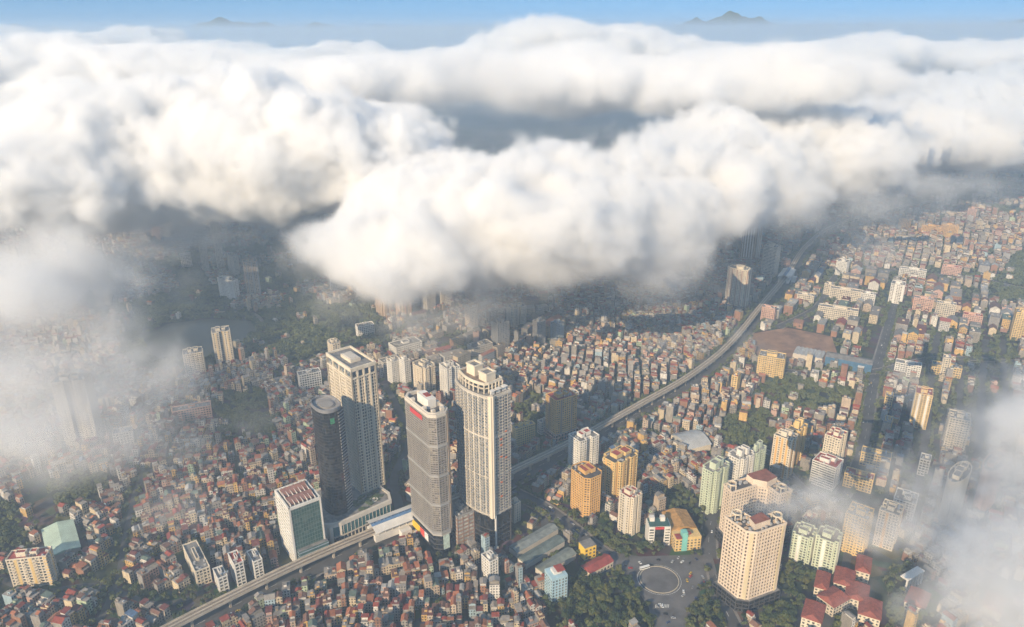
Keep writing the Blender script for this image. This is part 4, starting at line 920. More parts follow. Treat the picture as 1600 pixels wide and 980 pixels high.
def make_cloud(name, label, puffs, lo, hi, voxel, dens, scale=260., amp=1.0, t0=0.35, t1=0.75, warp=40., seed=0., detail=6, rough=.55, billow=.5, base=(100., 260.), veil=.12):
    """puffs: (centre, (rx, ry, rz), rot_z, strength). Returns the volume object."""
    ng = bpy.data.node_groups.new(name + "_field", 'GeometryNodeTree')
    ng.interface.new_socket(name="Geometry", in_out='INPUT', socket_type='NodeSocketGeometry')
    ng.interface.new_socket(name="Geometry", in_out='OUTPUT', socket_type='NodeSocketGeometry')
    N = ng.nodes; L = ng.links
    def val(s, v):
        if hasattr(v, 'is_output') or isinstance(v, bpy.types.NodeSocket): L.new(v, s)
        else: s.default_value = v
    def math_(op, a, b=0.0, c_=0.0, clamp=False):
        n = N.new('ShaderNodeMath'); n.operation = op; n.use_clamp = clamp
        val(n.inputs[0], a); val(n.inputs[1], b); val(n.inputs[2], c_); return n.outputs[0]
    def vec(op, a, b=(0, 0, 0), c_=(0, 0, 0), out=0):
        n = N.new('ShaderNodeVectorMath'); n.operation = op
        val(n.inputs[0], a); val(n.inputs[1], b)
        if op in ('MULTIPLY_ADD',): val(n.inputs[2], c_)
        return n.outputs[out]
    pos = N.new('GeometryNodeInputPosition').outputs[0]
    def noise(vecin, sc, det, ro, color=False, off=0.):
        n = N.new('ShaderNodeTexNoise'); n.noise_dimensions = '3D'
        v = vec('ADD', vecin, (off * 131., off * 57., off * 211.))
        L.new(v, n.inputs['Vector']); n.inputs['Scale'].default_value = 1. / sc
        n.inputs['Detail'].default_value = det; n.inputs['Roughness'].default_value = ro
        return n.outputs['Color' if color else 0]
    wv = noise(pos, scale * .8, 2, .5, True, seed + 3.1)
    wv = vec('SUBTRACT', wv, (.5, .5, .5))
    wpos = vec('MULTIPLY_ADD', wv, (warp * 2, warp * 2, warp * 1.2), pos)
    w2 = vec('SUBTRACT', noise(wpos, scale * .2, 2, .55, True, seed + 8.3), (.5, .5, .5))
    wpos = vec('MULTIPLY_ADD', w2, (warp * .75, warp * .75, warp * .6), wpos)
    acc = None
    for (cn, rr, rz, st) in puffs:
        d = vec('SUBTRACT', wpos, tuple(cn))
        if rz:
            n = N.new('ShaderNodeVectorRotate'); n.rotation_type = 'Z_AXIS'
            L.new(d, n.inputs['Vector']); n.inputs['Angle'].default_value = -rz; d = n.outputs[0]
        d = vec('DIVIDE', d, rr)
        q = vec('DOT_PRODUCT', d, d, out=1)
        q = math_('SUBTRACT', 1.0, q, clamp=True)
        q = math_('MULTIPLY', q, q) if st == 1 else math_('MULTIPLY', math_('MULTIPLY', q, q), st)
        acc = q if acc is None else math_('ADD', acc, q)
    acc = math_('MINIMUM', acc, 1.0)
    fb = noise(wpos, scale, detail, rough, off=seed)
    fb = math_('SUBTRACT', fb, .5)
    sp = N.new('ShaderNodeSeparateXYZ'); L.new(wpos, sp.inputs[0])
    rp = N.new('ShaderNodeMapRange'); rp.interpolation_type = 'SMOOTHSTEP'; L.new(sp.outputs[2], rp.inputs['Value'])
    rp.inputs['From Min'].default_value = base[0]; rp.inputs['From Max'].default_value = base[1]; rise = rp.outputs[0]
    # rounded billows: distance to the nearest cell point, twice
    bl = None
    if billow:
        for k, (s_, w_) in enumerate(((scale * .42, .5), (scale * .19, .35), (scale * .085, .25))):
            v = N.new('ShaderNodeTexVoronoi'); v.feature = 'F1'
            L.new(vec('ADD', wpos, (seed * 77, k * 91., 5.)), v.inputs['Vector']); v.inputs['Scale'].default_value = 1. / s_
            t = math_('MULTIPLY', math_('SUBTRACT', .5, v.outputs[0]), w_)
            bl = t if bl is None else math_('ADD', bl, t)
        fb = math_('ADD', fb, math_('MULTIPLY', math_('MULTIPLY', bl, billow), rise))
    f = math_('MULTIPLY_ADD', fb, amp, acc)
    mr = N.new('ShaderNodeMapRange'); mr.interpolation_type = 'LINEAR'
    L.new(f, mr.inputs['Value']); mr.inputs['From Min'].default_value = t0; mr.inputs['From Max'].default_value = t1
    # only inside the puffs' reach
    gate = math_('MULTIPLY', acc, 12.0, clamp=True)
    dn = math_('MULTIPLY', math_('MULTIPLY', mr.outputs[0], gate), math_('MULTIPLY_ADD', rise, .94, .06))
    thin = N.new('ShaderNodeMapRange'); L.new(noise(pos, scale * 1.1, 3, .6, off=seed + 5.), thin.inputs['Value'])   # some parts stay thin veils
    thin.inputs['From Min'].default_value = .36; thin.inputs['From Max'].default_value = .58; thin.inputs['To Min'].default_value = veil; thin.inputs['To Max'].default_value = 1.
    dn = math_('MULTIPLY', math_('POWER', dn, 1.3), thin.outputs[0])
    vc = N.new('GeometryNodeVolumeCube')
    L.new(dn, vc.inputs['Density']); vc.inputs['Background'].default_value = 0
    vc.inputs['Min'].default_value = lo; vc.inputs['Max'].default_value = hi
    for k, ax in enumerate('XYZ'):
        vc.inputs['Resolution ' + ax].default_value = max(8, int((hi[k] - lo[k]) / voxel))
    mat = cloud_material(name + "_vapour", dens)
    sm = N.new('GeometryNodeSetMaterial'); L.new(vc.outputs[0], sm.inputs[0]); sm.inputs['Material'].default_value = mat
    go = N.new('NodeGroupOutput'); L.new(sm.outputs[0], go.inputs[0])
    v = bpy.data.volumes.new(name); o = bpy.data.objects.new(name, v); S.collection.objects.link(o)
    v.materials.append(mat)
    md = o.modifiers.new("field", 'NODES'); md.node_group = ng
    o['kind'] = 'stuff'; o['label'] = label; o['category'] = 'cloud'
    return o

def puffs_box(puffs, pad=40.):
    lo = [1e9] * 3; hi = [-1e9] * 3
    for cn, rr, rz, st in puffs:
        cc, ss = abs(math.cos(rz)), abs(math.sin(rz))
        e = (rr[0] * cc + rr[1] * ss, rr[0] * ss + rr[1] * cc, rr[2])
        for k in range(3):
            lo[k] = min(lo[k], cn[k] - e[k] - pad); hi[k] = max(hi[k], cn[k] + e[k] + pad)
    lo[2] = max(lo[2], 60)
    return tuple(lo), tuple(hi)

def PF(x, y, z, rx, ry, rz, rot=0, st=1):
    return (P(x, y, z), (rx, ry, rz), R(rot), st)

PUFFS_MAIN = [  # the big white bank that runs from the middle to the right
    PF(560, 385, 205, 130, 130, 70, 0, .75), PF(620, 415, 195, 140, 120, 70), PF(690, 350, 225, 230, 230, 130), PF(590, 330, 235, 130, 130, 80, 0, .8), PF(830, 345, 225, 270, 270, 145),
    PF(980, 325, 222, 310, 280, 145), PF(1090, 275, 235, 370, 320, 155), PF(1210, 240, 235, 450, 340, 155),
    PF(1350, 212, 235, 520, 360, 160), PF(1490, 182, 245, 600, 420, 175), PF(1640, 152, 255, 680, 480, 190), PF(1440, 222, 225, 380, 240, 110), PF(1540, 212, 225, 380, 260, 115), PF(1620, 205, 230, 380, 260, 115), 
    PF(660, 280, 265, 150, 150, 80), PF(640, 250, 280, 110, 110, 60, 0, .8),
]
PUFFS_LEFT = [
    PF(40, 262, 285, 420, 330, 150), PF(200, 240, 300, 390, 330, 165), PF(370, 225, 315, 340, 300, 165), PF(510, 225, 315, 290, 270, 150),
    PF(110, 268, 265, 270, 190, 120), PF(250, 264, 268, 250, 190, 120), PF(390, 260, 272, 250, 190, 120), PF(510, 258, 270, 220, 180, 110), PF(170, 305, 222, 230, 160, 90, 0, .8), PF(330, 302, 222, 230, 160, 90, 0, .8), PF(470, 296, 225, 210, 160, 85, 0, .8), PF(30, 160, 365, 420, 260, 100), PF(600, 205, 320, 200, 200, 80), PF(160, 180, 335, 320, 250, 110), PF(330, 165, 355, 300, 240, 100), PF(450, 190, 320, 240, 220, 100),
]
PUFFS_FAR = [
    PF(10, 58, 487, 420, 600, 120), PF(110, 72, 445, 420, 600, 95), PF(215, 62, 475, 380, 600, 95), PF(290, 80, 421, 300, 500, 80), PF(375, 82, 415, 260, 400, 85), PF(450, 96, 373, 360, 500, 95), PF(540, 90, 391, 340, 500, 100), PF(625, 98, 366, 300, 500, 85), PF(700, 96, 373, 300, 500, 95),
    PF(770, 84, 409, 300, 500, 110), PF(835, 62, 475, 380, 500, 140), PF(905, 66, 463, 320, 500, 130), PF(985, 74, 439, 380, 500, 120), PF(1060, 90, 391, 340, 500, 100), PF(1150, 98, 366, 400, 500, 100), PF(1250, 92, 385, 400, 500, 95), PF(1340, 84, 409, 420, 600, 105), PF(1440, 92, 385, 420, 500, 95), PF(1560, 86, 403, 460, 600, 110),
    PF(330, 120, 410, 600, 320, 100), PF(120, 110, 430, 600, 350, 110), PF(1000, 130, 400, 520, 300, 110), PF(1180, 130, 400, 560, 280, 110), PF(540, 135, 390, 420, 260, 90), PF(860, 145, 375, 260, 200, 90), PF(760, 118, 405, 380, 250, 90),
]
PUFFS_FOGL = [
    PF(50, 460, 150, 270, 260, 120), PF(-20, 560, 140, 240, 240, 110), PF(140, 600, 115, 190, 130, 80), PF(40, 380, 200, 280, 200, 100), PF(230, 590, 90, 130, 110, 70, 0, .8), PF(60, 660, 100, 160, 90, 60), PF(180, 700, 90, 260, 120, 70, 0, .5), PF(300, 790, 70, 160, 110, 55, 0, .42), PF(200, 410, 140, 200, 160, 80, 0, .5),
]
PUFFS_FOGR = [
    PF(1610, 860, 150, 120, 110, 75), PF(1500, 850, 120, 110, 65, 55, 0, .7), PF(1450, 790, 110, 110, 60, 50, 10, .8), PF(1640, 690, 150, 120, 110, 80), PF(1600, 950, 170, 110, 80, 70), PF(1310, 790, 90, 150, 55, 45, 0, .75), PF(1470, 930, 110, 80, 50, 50, 0, .7), PF(1400, 840, 90, 100, 50, 45, 0, .75), PF(1540, 740, 110, 110, 60, 50, 20, .8),
]
PUFFS_MIST = [
    PF(1300, 790, 70, 120, 60, 45, 0, .8), PF(1400, 740, 70, 110, 50, 40, 0, .8), PF(620, 470, 120, 170, 100, 60, 0, .7), PF(960, 455, 130, 240, 110, 70, 0, .7), PF(700, 425, 150, 190, 120, 80, 0, .9), PF(850, 432, 150, 220, 120, 80, 0, .9), PF(1020, 410, 150, 220, 120, 80, 0, .8), PF(1330, 330, 150, 300, 150, 90, 0, .8), PF(1480, 300, 150, 320, 170, 90, 0, .8), PF(100, 350, 160, 240, 150, 90, 0, .9), PF(300, 350, 160, 240, 150, 90, 0, .9), PF(450, 340, 160, 200, 140, 90, 0, .8), PF(240, 700, 60, 160, 90, 50, 0, .85), PF(330, 740, 60, 130, 70, 45, 0, .7), PF(100, 760, 60, 130, 70, 45, 0, .6), PF(480, 420, 130, 200, 120, 80, 0, .6),
    PF(420, 660, 60, 100, 60, 40, 0, .6), PF(1560, 660, 110, 90, 60, 50, 0, .8),
    PF(1400, 405, 110, 120, 150, 70), PF(700, 500, 110, 160, 120, 80, 0, .8), PF(760, 560, 90, 120, 60, 50, 0, .6), PF(1440, 600, 80, 260, 60, 50, 30, .55),
    PF(1200, 770, 80, 70, 60, 50, 0, .7), PF(1120, 560, 90, 200, 120, 50, 0, .5), PF(1520, 620, 110, 120, 80, 60, 0, .7), PF(350, 800, 60, 90, 60, 40, 0, .8), PF(1480, 700, 90, 130, 60, 60, 20, .8),
]
def cloud_of(name, label, puffs, voxel, dens, **kw):
    lo, hi = puffs_box(puffs); return make_cloud(name, label, puffs, lo, hi, voxel, dens, **kw)
def build_clouds():
    big = dict(amp=3.0, t0=.3, t1=.76, detail=9, rough=.72, billow=.28)
    cloud_of('cloud', 'bright white billowing cloud bank running from middle to right above the city', PUFFS_MAIN, 6.5, .17, scale=300, seed=1., base=(60, 300), veil=.45, **big)
    cloud_of('cloud', 'large white cloud with grey underside over the left towers', PUFFS_LEFT, 6.5, .17, scale=300, seed=2., base=(70, 260), veil=.6, **big)
    cloud_of('cloud_deck', 'far deck of white cloud tops reaching to the horizon', PUFFS_FAR, 13, .12, scale=480, seed=3., base=(200, 420), **big)
    cloud_of('fog_bank', 'grey white fog drifting low over the left side towers', PUFFS_FOGL, 7.5, .065, scale=200, amp=6, t0=.35, t1=2.5, warp=90, veil=.1, seed=4., billow=.0, base=(10,120), rough=.72)
    cloud_of('fog_bank', 'thick white fog rising into the bottom right corner', PUFFS_FOGR, 6, .15, scale=110, amp=6.5, t0=.45, t1=2.4, warp=80, veil=.06, seed=5., billow=.0, base=(10,120), rough=.72)
    cloud_of('mist', 'thin wisps of mist crossing the city between the towers', PUFFS_MIST, 7.5, .022, scale=120, amp=3.2, t0=.35, t1=1.5, seed=6., billow=.0, base=(5, 60), rough=.66, warp=70)
# ---------------------------------------------------------------- small houses
def house_material():
    m = bpy.data.materials.new('house_surfaces'); m.use_nodes = True; n = m.node_tree.nodes; l = m.node_tree.links; b = n['Principled BSDF']
    at_ = n.new('ShaderNodeAttribute'); at_.attribute_name = 'tint'; g = n.new('ShaderNodeNewGeometry')
    # dirt and rain streaks
    nz = n.new('ShaderNodeTexNoise'); nz.inputs['Scale'].default_value = .35; nz.inputs['Detail'].default_value = 5; nz.inputs['Roughness'].default_value = .65
    mp = n.new('ShaderNodeMapping'); mp.inputs['Scale'].default_value = (1, 1, .35); l.new(g.outputs['Position'], mp.inputs[0]); l.new(mp.outputs[0], nz.inputs['Vector'])
    mr = n.new('ShaderNodeMapRange'); l.new(nz.outputs[0], mr.inputs[0]); mr.inputs[1].default_value = .3; mr.inputs[2].default_value = .7; mr.inputs[3].default_value = .62; mr.inputs[4].default_value = 1.1
    sc = n.new('ShaderNodeVectorMath'); sc.operation = 'SCALE'; l.new(at_.outputs['Color'], sc.inputs[0]); l.new(mr.outputs[0], sc.inputs['Scale'])
    # openings: rows of windows in the walls that have them (alpha = 1)
    cr = n.new('ShaderNodeVectorMath'); cr.operation = 'CROSS_PRODUCT'; l.new(g.outputs['Normal'], cr.inputs[0]); cr.inputs[1].default_value = (0, 0, 1)
    dt = n.new('ShaderNodeVectorMath'); dt.operation = 'DOT_PRODUCT'; l.new(g.outputs['Position'], dt.inputs[0]); l.new(cr.outputs[0], dt.inputs[1])
    sp = n.new('ShaderNodeSeparateXYZ'); l.new(g.outputs['Position'], sp.inputs[0])
    def M(op, a, bb=0., cl=False):
        q = n.new('ShaderNodeMath'); q.operation = op; q.use_clamp = cl
        for s_, v in ((q.inputs[0], a), (q.inputs[1], bb)):
            if isinstance(v, bpy.types.NodeSocket): l.new(v, s_)
            else: s_.default_value = v
        return q.outputs[0]
    fu = M('FRACT', M('DIVIDE', dt.outputs['Value'], 2.7)); fv = M('FRACT', M('DIVIDE', sp.outputs[2], 3.3))
    wu = M('MULTIPLY', M('GREATER_THAN', fu, .28), M('LESS_THAN', fu, .78)); wv = M('MULTIPLY', M('GREATER_THAN', fv, .3), M('LESS_THAN', fv, .82))
    wi = M('MULTIPLY', M('MULTIPLY', wu, wv), at_.outputs['Alpha'])
    mx = n.new('ShaderNodeMix'); mx.data_type = 'RGBA'; l.new(wi, mx.inputs[0]); l.new(sc.outputs[0], mx.inputs[6]); mx.inputs[7].default_value = (.045, .045, .05, 1)
    l.new(mx.outputs[2], b.inputs['Base Color']); b.inputs['Roughness'].default_value = .85; b.inputs['Specular IOR Level'].default_value = .25
    return m
HM = house_material()
HW = {'cream': (.58, .48, .33), 'ochre': (.58, .38, .14), 'white': (.62, .59, .54), 'pink': (.52, .34, .27), 'grey': (.3, .28, .26), 'pale green': (.42, .5, .34), 'light blue': (.34, .45, .5), 'brick brown': (.3, .16, .1), 'stained concrete': (.3, .27, .23), 'sand': (.5, .4, .3)}
HWW = [26, 14, 15, 7, 9, 3, 2, 6, 10, 18]
HR = {'red': (.27, .065, .045), 'dark red': (.17, .06, .05), 'orange tile': (.36, .14, .075), 'grey green': (.14, .18, .15), 'grey': (.24, .23, .22), 'pale grey': (.4, .39, .37), 'blue': (.1, .16, .26), 'rusty brown': (.2, .11, .08), 'bare concrete': (.29, .26, .23)}
HRW = [17, 12, 11, 5, 11, 8, 1, 11, 24]
ROOFK = ['flat', 'gable', 'sheet', 'sheet']

class Acc:
    def __init__(s): s.V = []; s.F = []; s.C = []; s.n = 0
    def box(s, fr, x0, y0, z0, x1, y1, z1, wall, top, wf=0, wb=0, wl_=0, wr_=0):
        ox, oy, c_, n_ = fr; i = len(s.V)
        for z in (z0, z1):
            for x, y in ((x0, y0), (x1, y0), (x1, y1), (x0, y1)): s.V.append((ox + x * c_ - y * n_, oy + x * n_ + y * c_, z))
        s.F += [(i, i + 1, i + 5, i + 4), (i + 1, i + 2, i + 6, i + 5), (i + 2, i + 3, i + 7, i + 6), (i + 3, i, i + 4, i + 7), (i + 4, i + 5, i + 6, i + 7)]
        s.C += [(*wall, wf), (*wall, wr_), (*wall, wb), (*wall, wl_), (*top, 0)]
    def poly(s, fr, pts, col):
        ox, oy, c_, n_ = fr; i = len(s.V)
        for x, y, z in pts: s.V.append((ox + x * c_ - y * n_, oy + x * n_ + y * c_, z))
        s.F.append(tuple(range(i, i + len(pts)))); s.C.append((*col, 0))
    def make(s, name, parent=None):
        me = bpy.data.meshes.new(name); me.from_pydata(s.V, [], s.F); me.materials.append(HM)
        a = me.attributes.new('tint', 'FLOAT_COLOR', 'FACE'); a.data.foreach_set('color', np.array(s.C, np.float32).ravel())
        o = bpy.data.objects.new(name, me); S.collection.objects.link(o); o.parent = parent
        return o

def jit(c_, r_, k=.12): f = 1 + r_.uniform(-k, k); return tuple(min(.85, v * f) for v in c_)
def house_geo(A, B, Cc, fr, w, d, h, wallk, roofk, rtype, r_, far=False):
    """A walls, B roof, Cc rooftop pieces (all may be one accumulator)"""
    wc = jit(HW[wallk], r_); sc_ = jit(HW[r_.choice(['stained concrete', 'grey', wallk, wallk, 'brick brown'])], r_); rc = jit(HR[roofk], r_, .2); flat = jit(HR['bare concrete'], r_, .25)
    x0, x1, y0, y1 = -w / 2, w / 2, -d / 2, d / 2; i = len(A.C)
    A.box(fr, x0, y0, 0, x1, y1, h, wc, flat, 1, 1, 0, 0)
    if sc_ is not None and r_.random() < .6: A.C[i + 1] = (*sc_, 0); A.C[i + 3] = (*sc_, 0)
    elif r_.random() < .5: A.C[i + 1] = (*wc, 1); A.C[i + 3] = (*wc, 1)
    if rtype == 'gable':
        g = h + w * .32; o_ = .4
        if w > d: 
            g = h + d * .32
            B.poly(fr, [(x0 - o_, y0 - o_, h), (x1 + o_, y0 - o_, h), (x1 + o_, 0, g), (x0 - o_, 0, g)], rc); B.poly(fr, [(x1 + o_, y1 + o_, h), (x0 - o_, y1 + o_, h), (x0 - o_, 0, g), (x1 + o_, 0, g)], rc)
            A.poly(fr, [(x0, y1, h), (x0, y0, h), (x0, 0, g - .1)], wc); A.poly(fr, [(x1, y0, h), (x1, y1, h), (x1, 0, g - .1)], wc)
        else:
            B.poly(fr, [(x0 - o_, y1 + o_, h), (x0 - o_, y0 - o_, h), (0, y0 - o_, g), (0, y1 + o_, g)], rc); B.poly(fr, [(x1 + o_, y0 - o_, h), (x1 + o_, y1 + o_, h), (0, y1 + o_, g), (0, y0 - o_, g)], rc)
            A.poly(fr, [(x0, y0, h), (x1, y0, h), (0, y0, g - .1)], wc); A.poly(fr, [(x1, y1, h), (x0, y1, h), (0, y1, g - .1)], wc)
    elif rtype == 'sheet':
        k = r_.uniform(.35, .92); e0 = y1 - d * k if r_.random() < .5 else y0; e1 = e0 + d * k; z = h + r_.uniform(1.8, 3.); dz = r_.uniform(.4, 1.3); o_ = .35
        wl2 = jit(HW[r_.choice(['white', 'grey', 'stained concrete', wallk])], r_)
        Cc.box(fr, x0 + .4, e0 + .5, h, x1 - .4, e1 - .5, z - .15, wl2, wl2)
        if far or r_.random() < .5: B.poly(fr, [(x0 - o_, e0, z), (x1 + o_, e0, z), (x1 + o_, e1, z + dz), (x0 - o_, e1, z + dz)], rc)
        else:
            g = z + w * .22; B.poly(fr, [(x0 - o_, e1, z), (x0 - o_, e0, z), (0, e0, g), (0, e1, g)], rc); B.poly(fr, [(x1 + o_, e0, z), (x1 + o_, e1, z), (0, e1, g), (0, e0, g)], rc)
    else:
        B.box(fr, x0 - .1, y0 - .1, h - .02, x1 + .1, y1 + .1, h + .5, wc, rc if roofk not in ('red', 'orange tile') else flat)
        hx = r_.uniform(-w * .15, w * .15); hy = r_.uniform(-d * .3, d * .3); hs = min(w, 3.4) * .42
        Cc.box(fr, hx - hs, hy - 1.8, h, hx + hs, hy + 1.8, h + 2.9, wc, rc)
        if not far and r_.random() < .5: Cc.box(fr, -hx - .7, -hy - .7, h + .5, -hx + .7, -hy + .7, h + 1.9, (.5, .5, .5), (.5, .5, .5))

def theta_at(x, y):
    if x > 260 and project(x, y, 0)[0] > 1180 and project(x, y, 0)[1] < 780: return R(59)
    return R(40) + .55 * math.sin(x / 210. + 1.3) * math.cos(y / 170. + .4) + .35 * math.sin((x + y) / 90.)
lots = []; fronts = []
BL = 74.
patch = [(bx, by) for by in range(int(420 / BL), int(3000 / BL)) for bx in range(int(-1900 / BL) - 1, int(2300 / BL) + 1)]
seeds = {}
for bx, by in patch:
    r_ = random.Random(bx * 7919 + by * 104729); seeds[(bx, by)] = ((bx + r_.uniform(.2, .8)) * BL, (by + r_.uniform(.2, .8)) * BL)
gridzone = lambda px, py: px > 1180 and 440 < py < 780
for bx, by in patch:
    sx, sy = seeds[(bx, by)]; px, py = [float(v) for v in project(sx, sy, 0)]
    if px < -60 or px > 1665 or py > 1030 or py < 268: continue
    if px < 480 and py < 330: continue
    near = [seeds[(bx + i, by + j)] for i in (-1, 0, 1) for j in (-1, 0, 1) if (i or j) and (bx + i, by + j) in seeds]
    th = theta_at(sx, sy); c_, n_ = math.cos(th), math.sin(th); r_ = random.Random(bx * 31 + by * 977)
    far = py < 470; scale = .88 if not far else 1.05
    tall_patch = r_.random() < .12; campus = (1180 < px < 1570 and 425 < py < 545) or (470 < px < 900 and 455 < py < 600 and r_.random() < .45)
    big = campus and r_.random() < .8
    v = -75.
    while v < 75:
        dep = (r_.uniform(9, 15) if not big else r_.uniform(13, 22)) * scale
        u = -75. + r_.uniform(0, 4)
        while u < 75:
            w = (r_.uniform(4.2, 8.5) if not big else r_.uniform(14, 40)) * scale
            if r_.random() < .1: w *= 1.6
            cu, cv = u + w / 2, v + dep / 2 + r_.uniform(-.8, .8); u += w + (.05 if r_.random() < .7 else r_.uniform(.6, 3)) + (6 if big else 0)
            x, y = sx + cu * c_ - cv * n_, sy + cu * n_ + cv * c_
            d0 = math.hypot(x - sx, y - sy)
            if any(math.hypot(x - a, y - b) < d0 + 3.0 for a, b in near): continue
            ok = True
            for su, sv in ((0, 0), (-.5, -.5), (.5, -.5), (.5, .5), (-.5, .5)):
                if at(x + su * w * c_ - sv * dep * n_, y + su * w * n_ + sv * dep * c_) != 0: ok = False; break
            if not ok or r_.random() < .085: continue
            st = r_.choices([2, 3, 4, 5, 6, 8], [30, 36, 20, 7, 2, 1 + 4 * tall_patch])[0] if not big else r_.choice([3, 4, 5, 6])
            dd = dep - r_.uniform(0, 2.5)
            lots.append((x, y, th, w, dd, st, far, big))
        v += dep + (r_.uniform(1.6, 2.6) if r_.random() < .5 else (r_.uniform(3.5, 5.5) if not big else 12))
arr = np.array([(a[0], a[1], a[5] * 3.3) for a in lots]); hx, hy = project(arr[:, 0], arr[:, 1], arr[:, 2])
dist = np.sqrt(arr[:, 0] ** 2 + arr[:, 1] ** 2 + (CAMH - 10) ** 2)
vis = (hx > 8) & (hx < 1592) & (hy < 962) & (hy > 290)
size = np.array([(a[3] + a[4]) * 6 + a[3] * a[4] + a[5] * a[3] * 6 for a in lots]) / dist ** 2
order = [i for i in np.argsort(-(size * np.where(vis, 1, 0))) if vis[i]][:300]; solo = set(int(i) for i in order)

STORE = {2: 'two', 3: 'three', 4: 'four', 5: 'five', 6: 'six', 8: 'eight'}
used = set()
def place_phrase(px, py):
    best = sorted(LANDMARKS, key=lambda q: (q[1] - px) ** 2 + ((q[2] - py) * 1.3) ** 2)[0]
    dx, dy = px - best[1], py - best[2]
    rel = ('below' if dy > 0 else 'above') if abs(dy) * 1.3 > abs(dx) else ('right of' if dx > 0 else 'left of')
    return f'{rel} {best[0]}', dx * dx + dy * dy
LANDMARKS += [('the photo bottom left corner', 0, 980), ('the photo bottom edge middle', 780, 985), ('the photo bottom right corner', 1600, 980)]
stuff = Acc(); nsolo = 0
for i, (x, y, th, w, d, st, far, big) in enumerate(lots):
    r_ = random.Random(i * 13 + 5); fr = (x, y, math.cos(th), math.sin(th)); h = st * 3.3 + r_.uniform(0, .8)
    for tr in range(60):
        wk = r_.choices(list(HW), HWW)[0]; rk = r_.choices(list(HR), HRW)[0]; rt = r_.choice(ROOFK) if not big else r_.choice(['flat', 'flat', 'gable'])
        if hx[i] < 760 and hy[i] > 640 and r_.random() < .55: rk = r_.choice(['red', 'dark red', 'orange tile', 'rusty brown'])
        if i not in solo: break
        kind = {'flat': 'flat roof', 'gable': 'gabled roof', 'sheet': 'raised sheet roof'}[rt]
        ph, _ = place_phrase(hx[i], hy[i])
        if rt == 'flat' and rk in ('red', 'orange tile'): rk = 'bare concrete'
        lab = f'{STORE[st]} storey {wk} house, {rk} {kind}, {ph}'
        if len(lab.split()) > 16: lab = f'{STORE[st]} storey {wk} house, {rk} {kind.replace(" roof", "")}, {ph}'
        if lab not in used and len(lab.split()) <= 16: break
    if i in solo:
        used.add(lab); nsolo += 1
        o = thing('house', lab, 'house', (x, y, 0), th, 'small houses of the old quarters')
        A, B, Cc = Acc(), Acc(), Acc(); house_geo(A, B, Cc, (0, 0, 1, 0), w, d, h, wk, rk, rt, r_)
        A.make('wall', o); B.make('roof', o)
        if Cc.F: Cc.make('stair_hood' if rt == 'flat' else 'attic', o)
    else: house_geo(stuff, stuff, stuff, fr, w, d, h, wk, rk, rt, r_, far)
so_ = stuff.make('houses'); so_['kind'] = 'stuff'; so_['label'] = 'dense sea of small houses filling the city between the streets'; so_['category'] = 'houses'
print('lots', len(lots), 'solo', nsolo, 'verts', len(stuff.V))

# ---------------------------------------------------------------- trees
leafm = bpy.data.materials.new('foliage'); leafm.use_nodes = True
def _leaf():
    n = leafm.node_tree.nodes; l = leafm.node_tree.links; b = n['Principled BSDF']; g = n.new('ShaderNodeNewGeometry')
    nz = n.new('ShaderNodeTexNoise'); nz.inputs['Scale'].default_value = .06; nz.inputs['Detail'].default_value = 4; l.new(g.outputs['Position'], nz.inputs['Vector'])
    ri = n.new('ShaderNodeMath'); ri.operation = 'MULTIPLY_ADD'; l.new(g.outputs['Random Per Island'], ri.inputs[0]); ri.inputs[1].default_value = .5; l.new(nz.outputs[0], ri.inputs[2])
    r = n.new('ShaderNodeValToRGB'); l.new(ri.outputs[0], r.inputs[0]); e = r.color_ramp.elements
    e[0].position = .35; e[0].color = (.02, .04, .016, 1); e[1].position = 1.; e[1].color = (.14, .15, .05, 1)
    l.new(r.outputs[0], b.inputs['Base Color']); b.inputs['Roughness'].default_value = .7; b.inputs['Specular IOR Level'].default_value = .2
_leaf(); barkm = material('bark', (.1, .075, .05), .95, .3, 1.)
def crown_geo(seed, leaves, size):
    g = np.random.default_rng(seed); nl = g.integers(5, 9)
    cen = np.stack([g.normal(0, 1.35, nl), g.normal(0, 1.35, nl), g.uniform(4.4, 7.4, nl)], 1); rad = g.uniform(1.3, 2.4, nl)
    k = g.integers(0, nl, leaves); d = g.normal(size=(leaves, 3)); d /= np.linalg.norm(d, axis=1)[:, None]; d[:, 2] = np.where(d[:, 2] < -.3, -d[:, 2], d[:, 2])
    p = cen[k] + d * (rad[k] * g.uniform(.72, 1.08, leaves))[:, None] * np.array([1, 1, .8])
    nrm = d + g.normal(0, .45, (leaves, 3)); nrm /= np.linalg.norm(nrm, axis=1)[:, None]
    t = np.cross(nrm, g.normal(size=(leaves, 3))); t /= np.linalg.norm(t, axis=1)[:, None]; b = np.cross(nrm, t)
    s = size * g.uniform(.6, 1.25, leaves)[:, None]
    V = np.stack([p - t * s - b * s * .7, p + t * s - b * s * .6, p + t * s * .8 + b * s, p - t * s * .7 + b * s * .8], 1).reshape(-1, 3)
    return V
def mesh_np(name, V, mats):
    me = bpy.data.meshes.new(name); n = len(V) // 4; me.vertices.add(len(V)); me.vertices.foreach_set('co', V.astype(np.float32).ravel())
    me.loops.add(n * 4); me.loops.foreach_set('vertex_index', np.arange(n * 4, dtype=np.int32)); me.polygons.add(n); me.polygons.foreach_set('loop_start', np.arange(0, n * 4, 4, dtype=np.int32))
    me.polygons.foreach_set('loop_total', np.full(n, 4, np.int32)); me.update(calc_edges=True); me.materials.append(mats); return me
crowns = [mesh_np('crown', crown_geo(s, 300, .62), leafm) for s in range(5)]
tm = MB(); tm.prism([(.38 * math.cos(k * 1.047), .38 * math.sin(k * 1.047)) for k in range(6)], 0, 3.2)
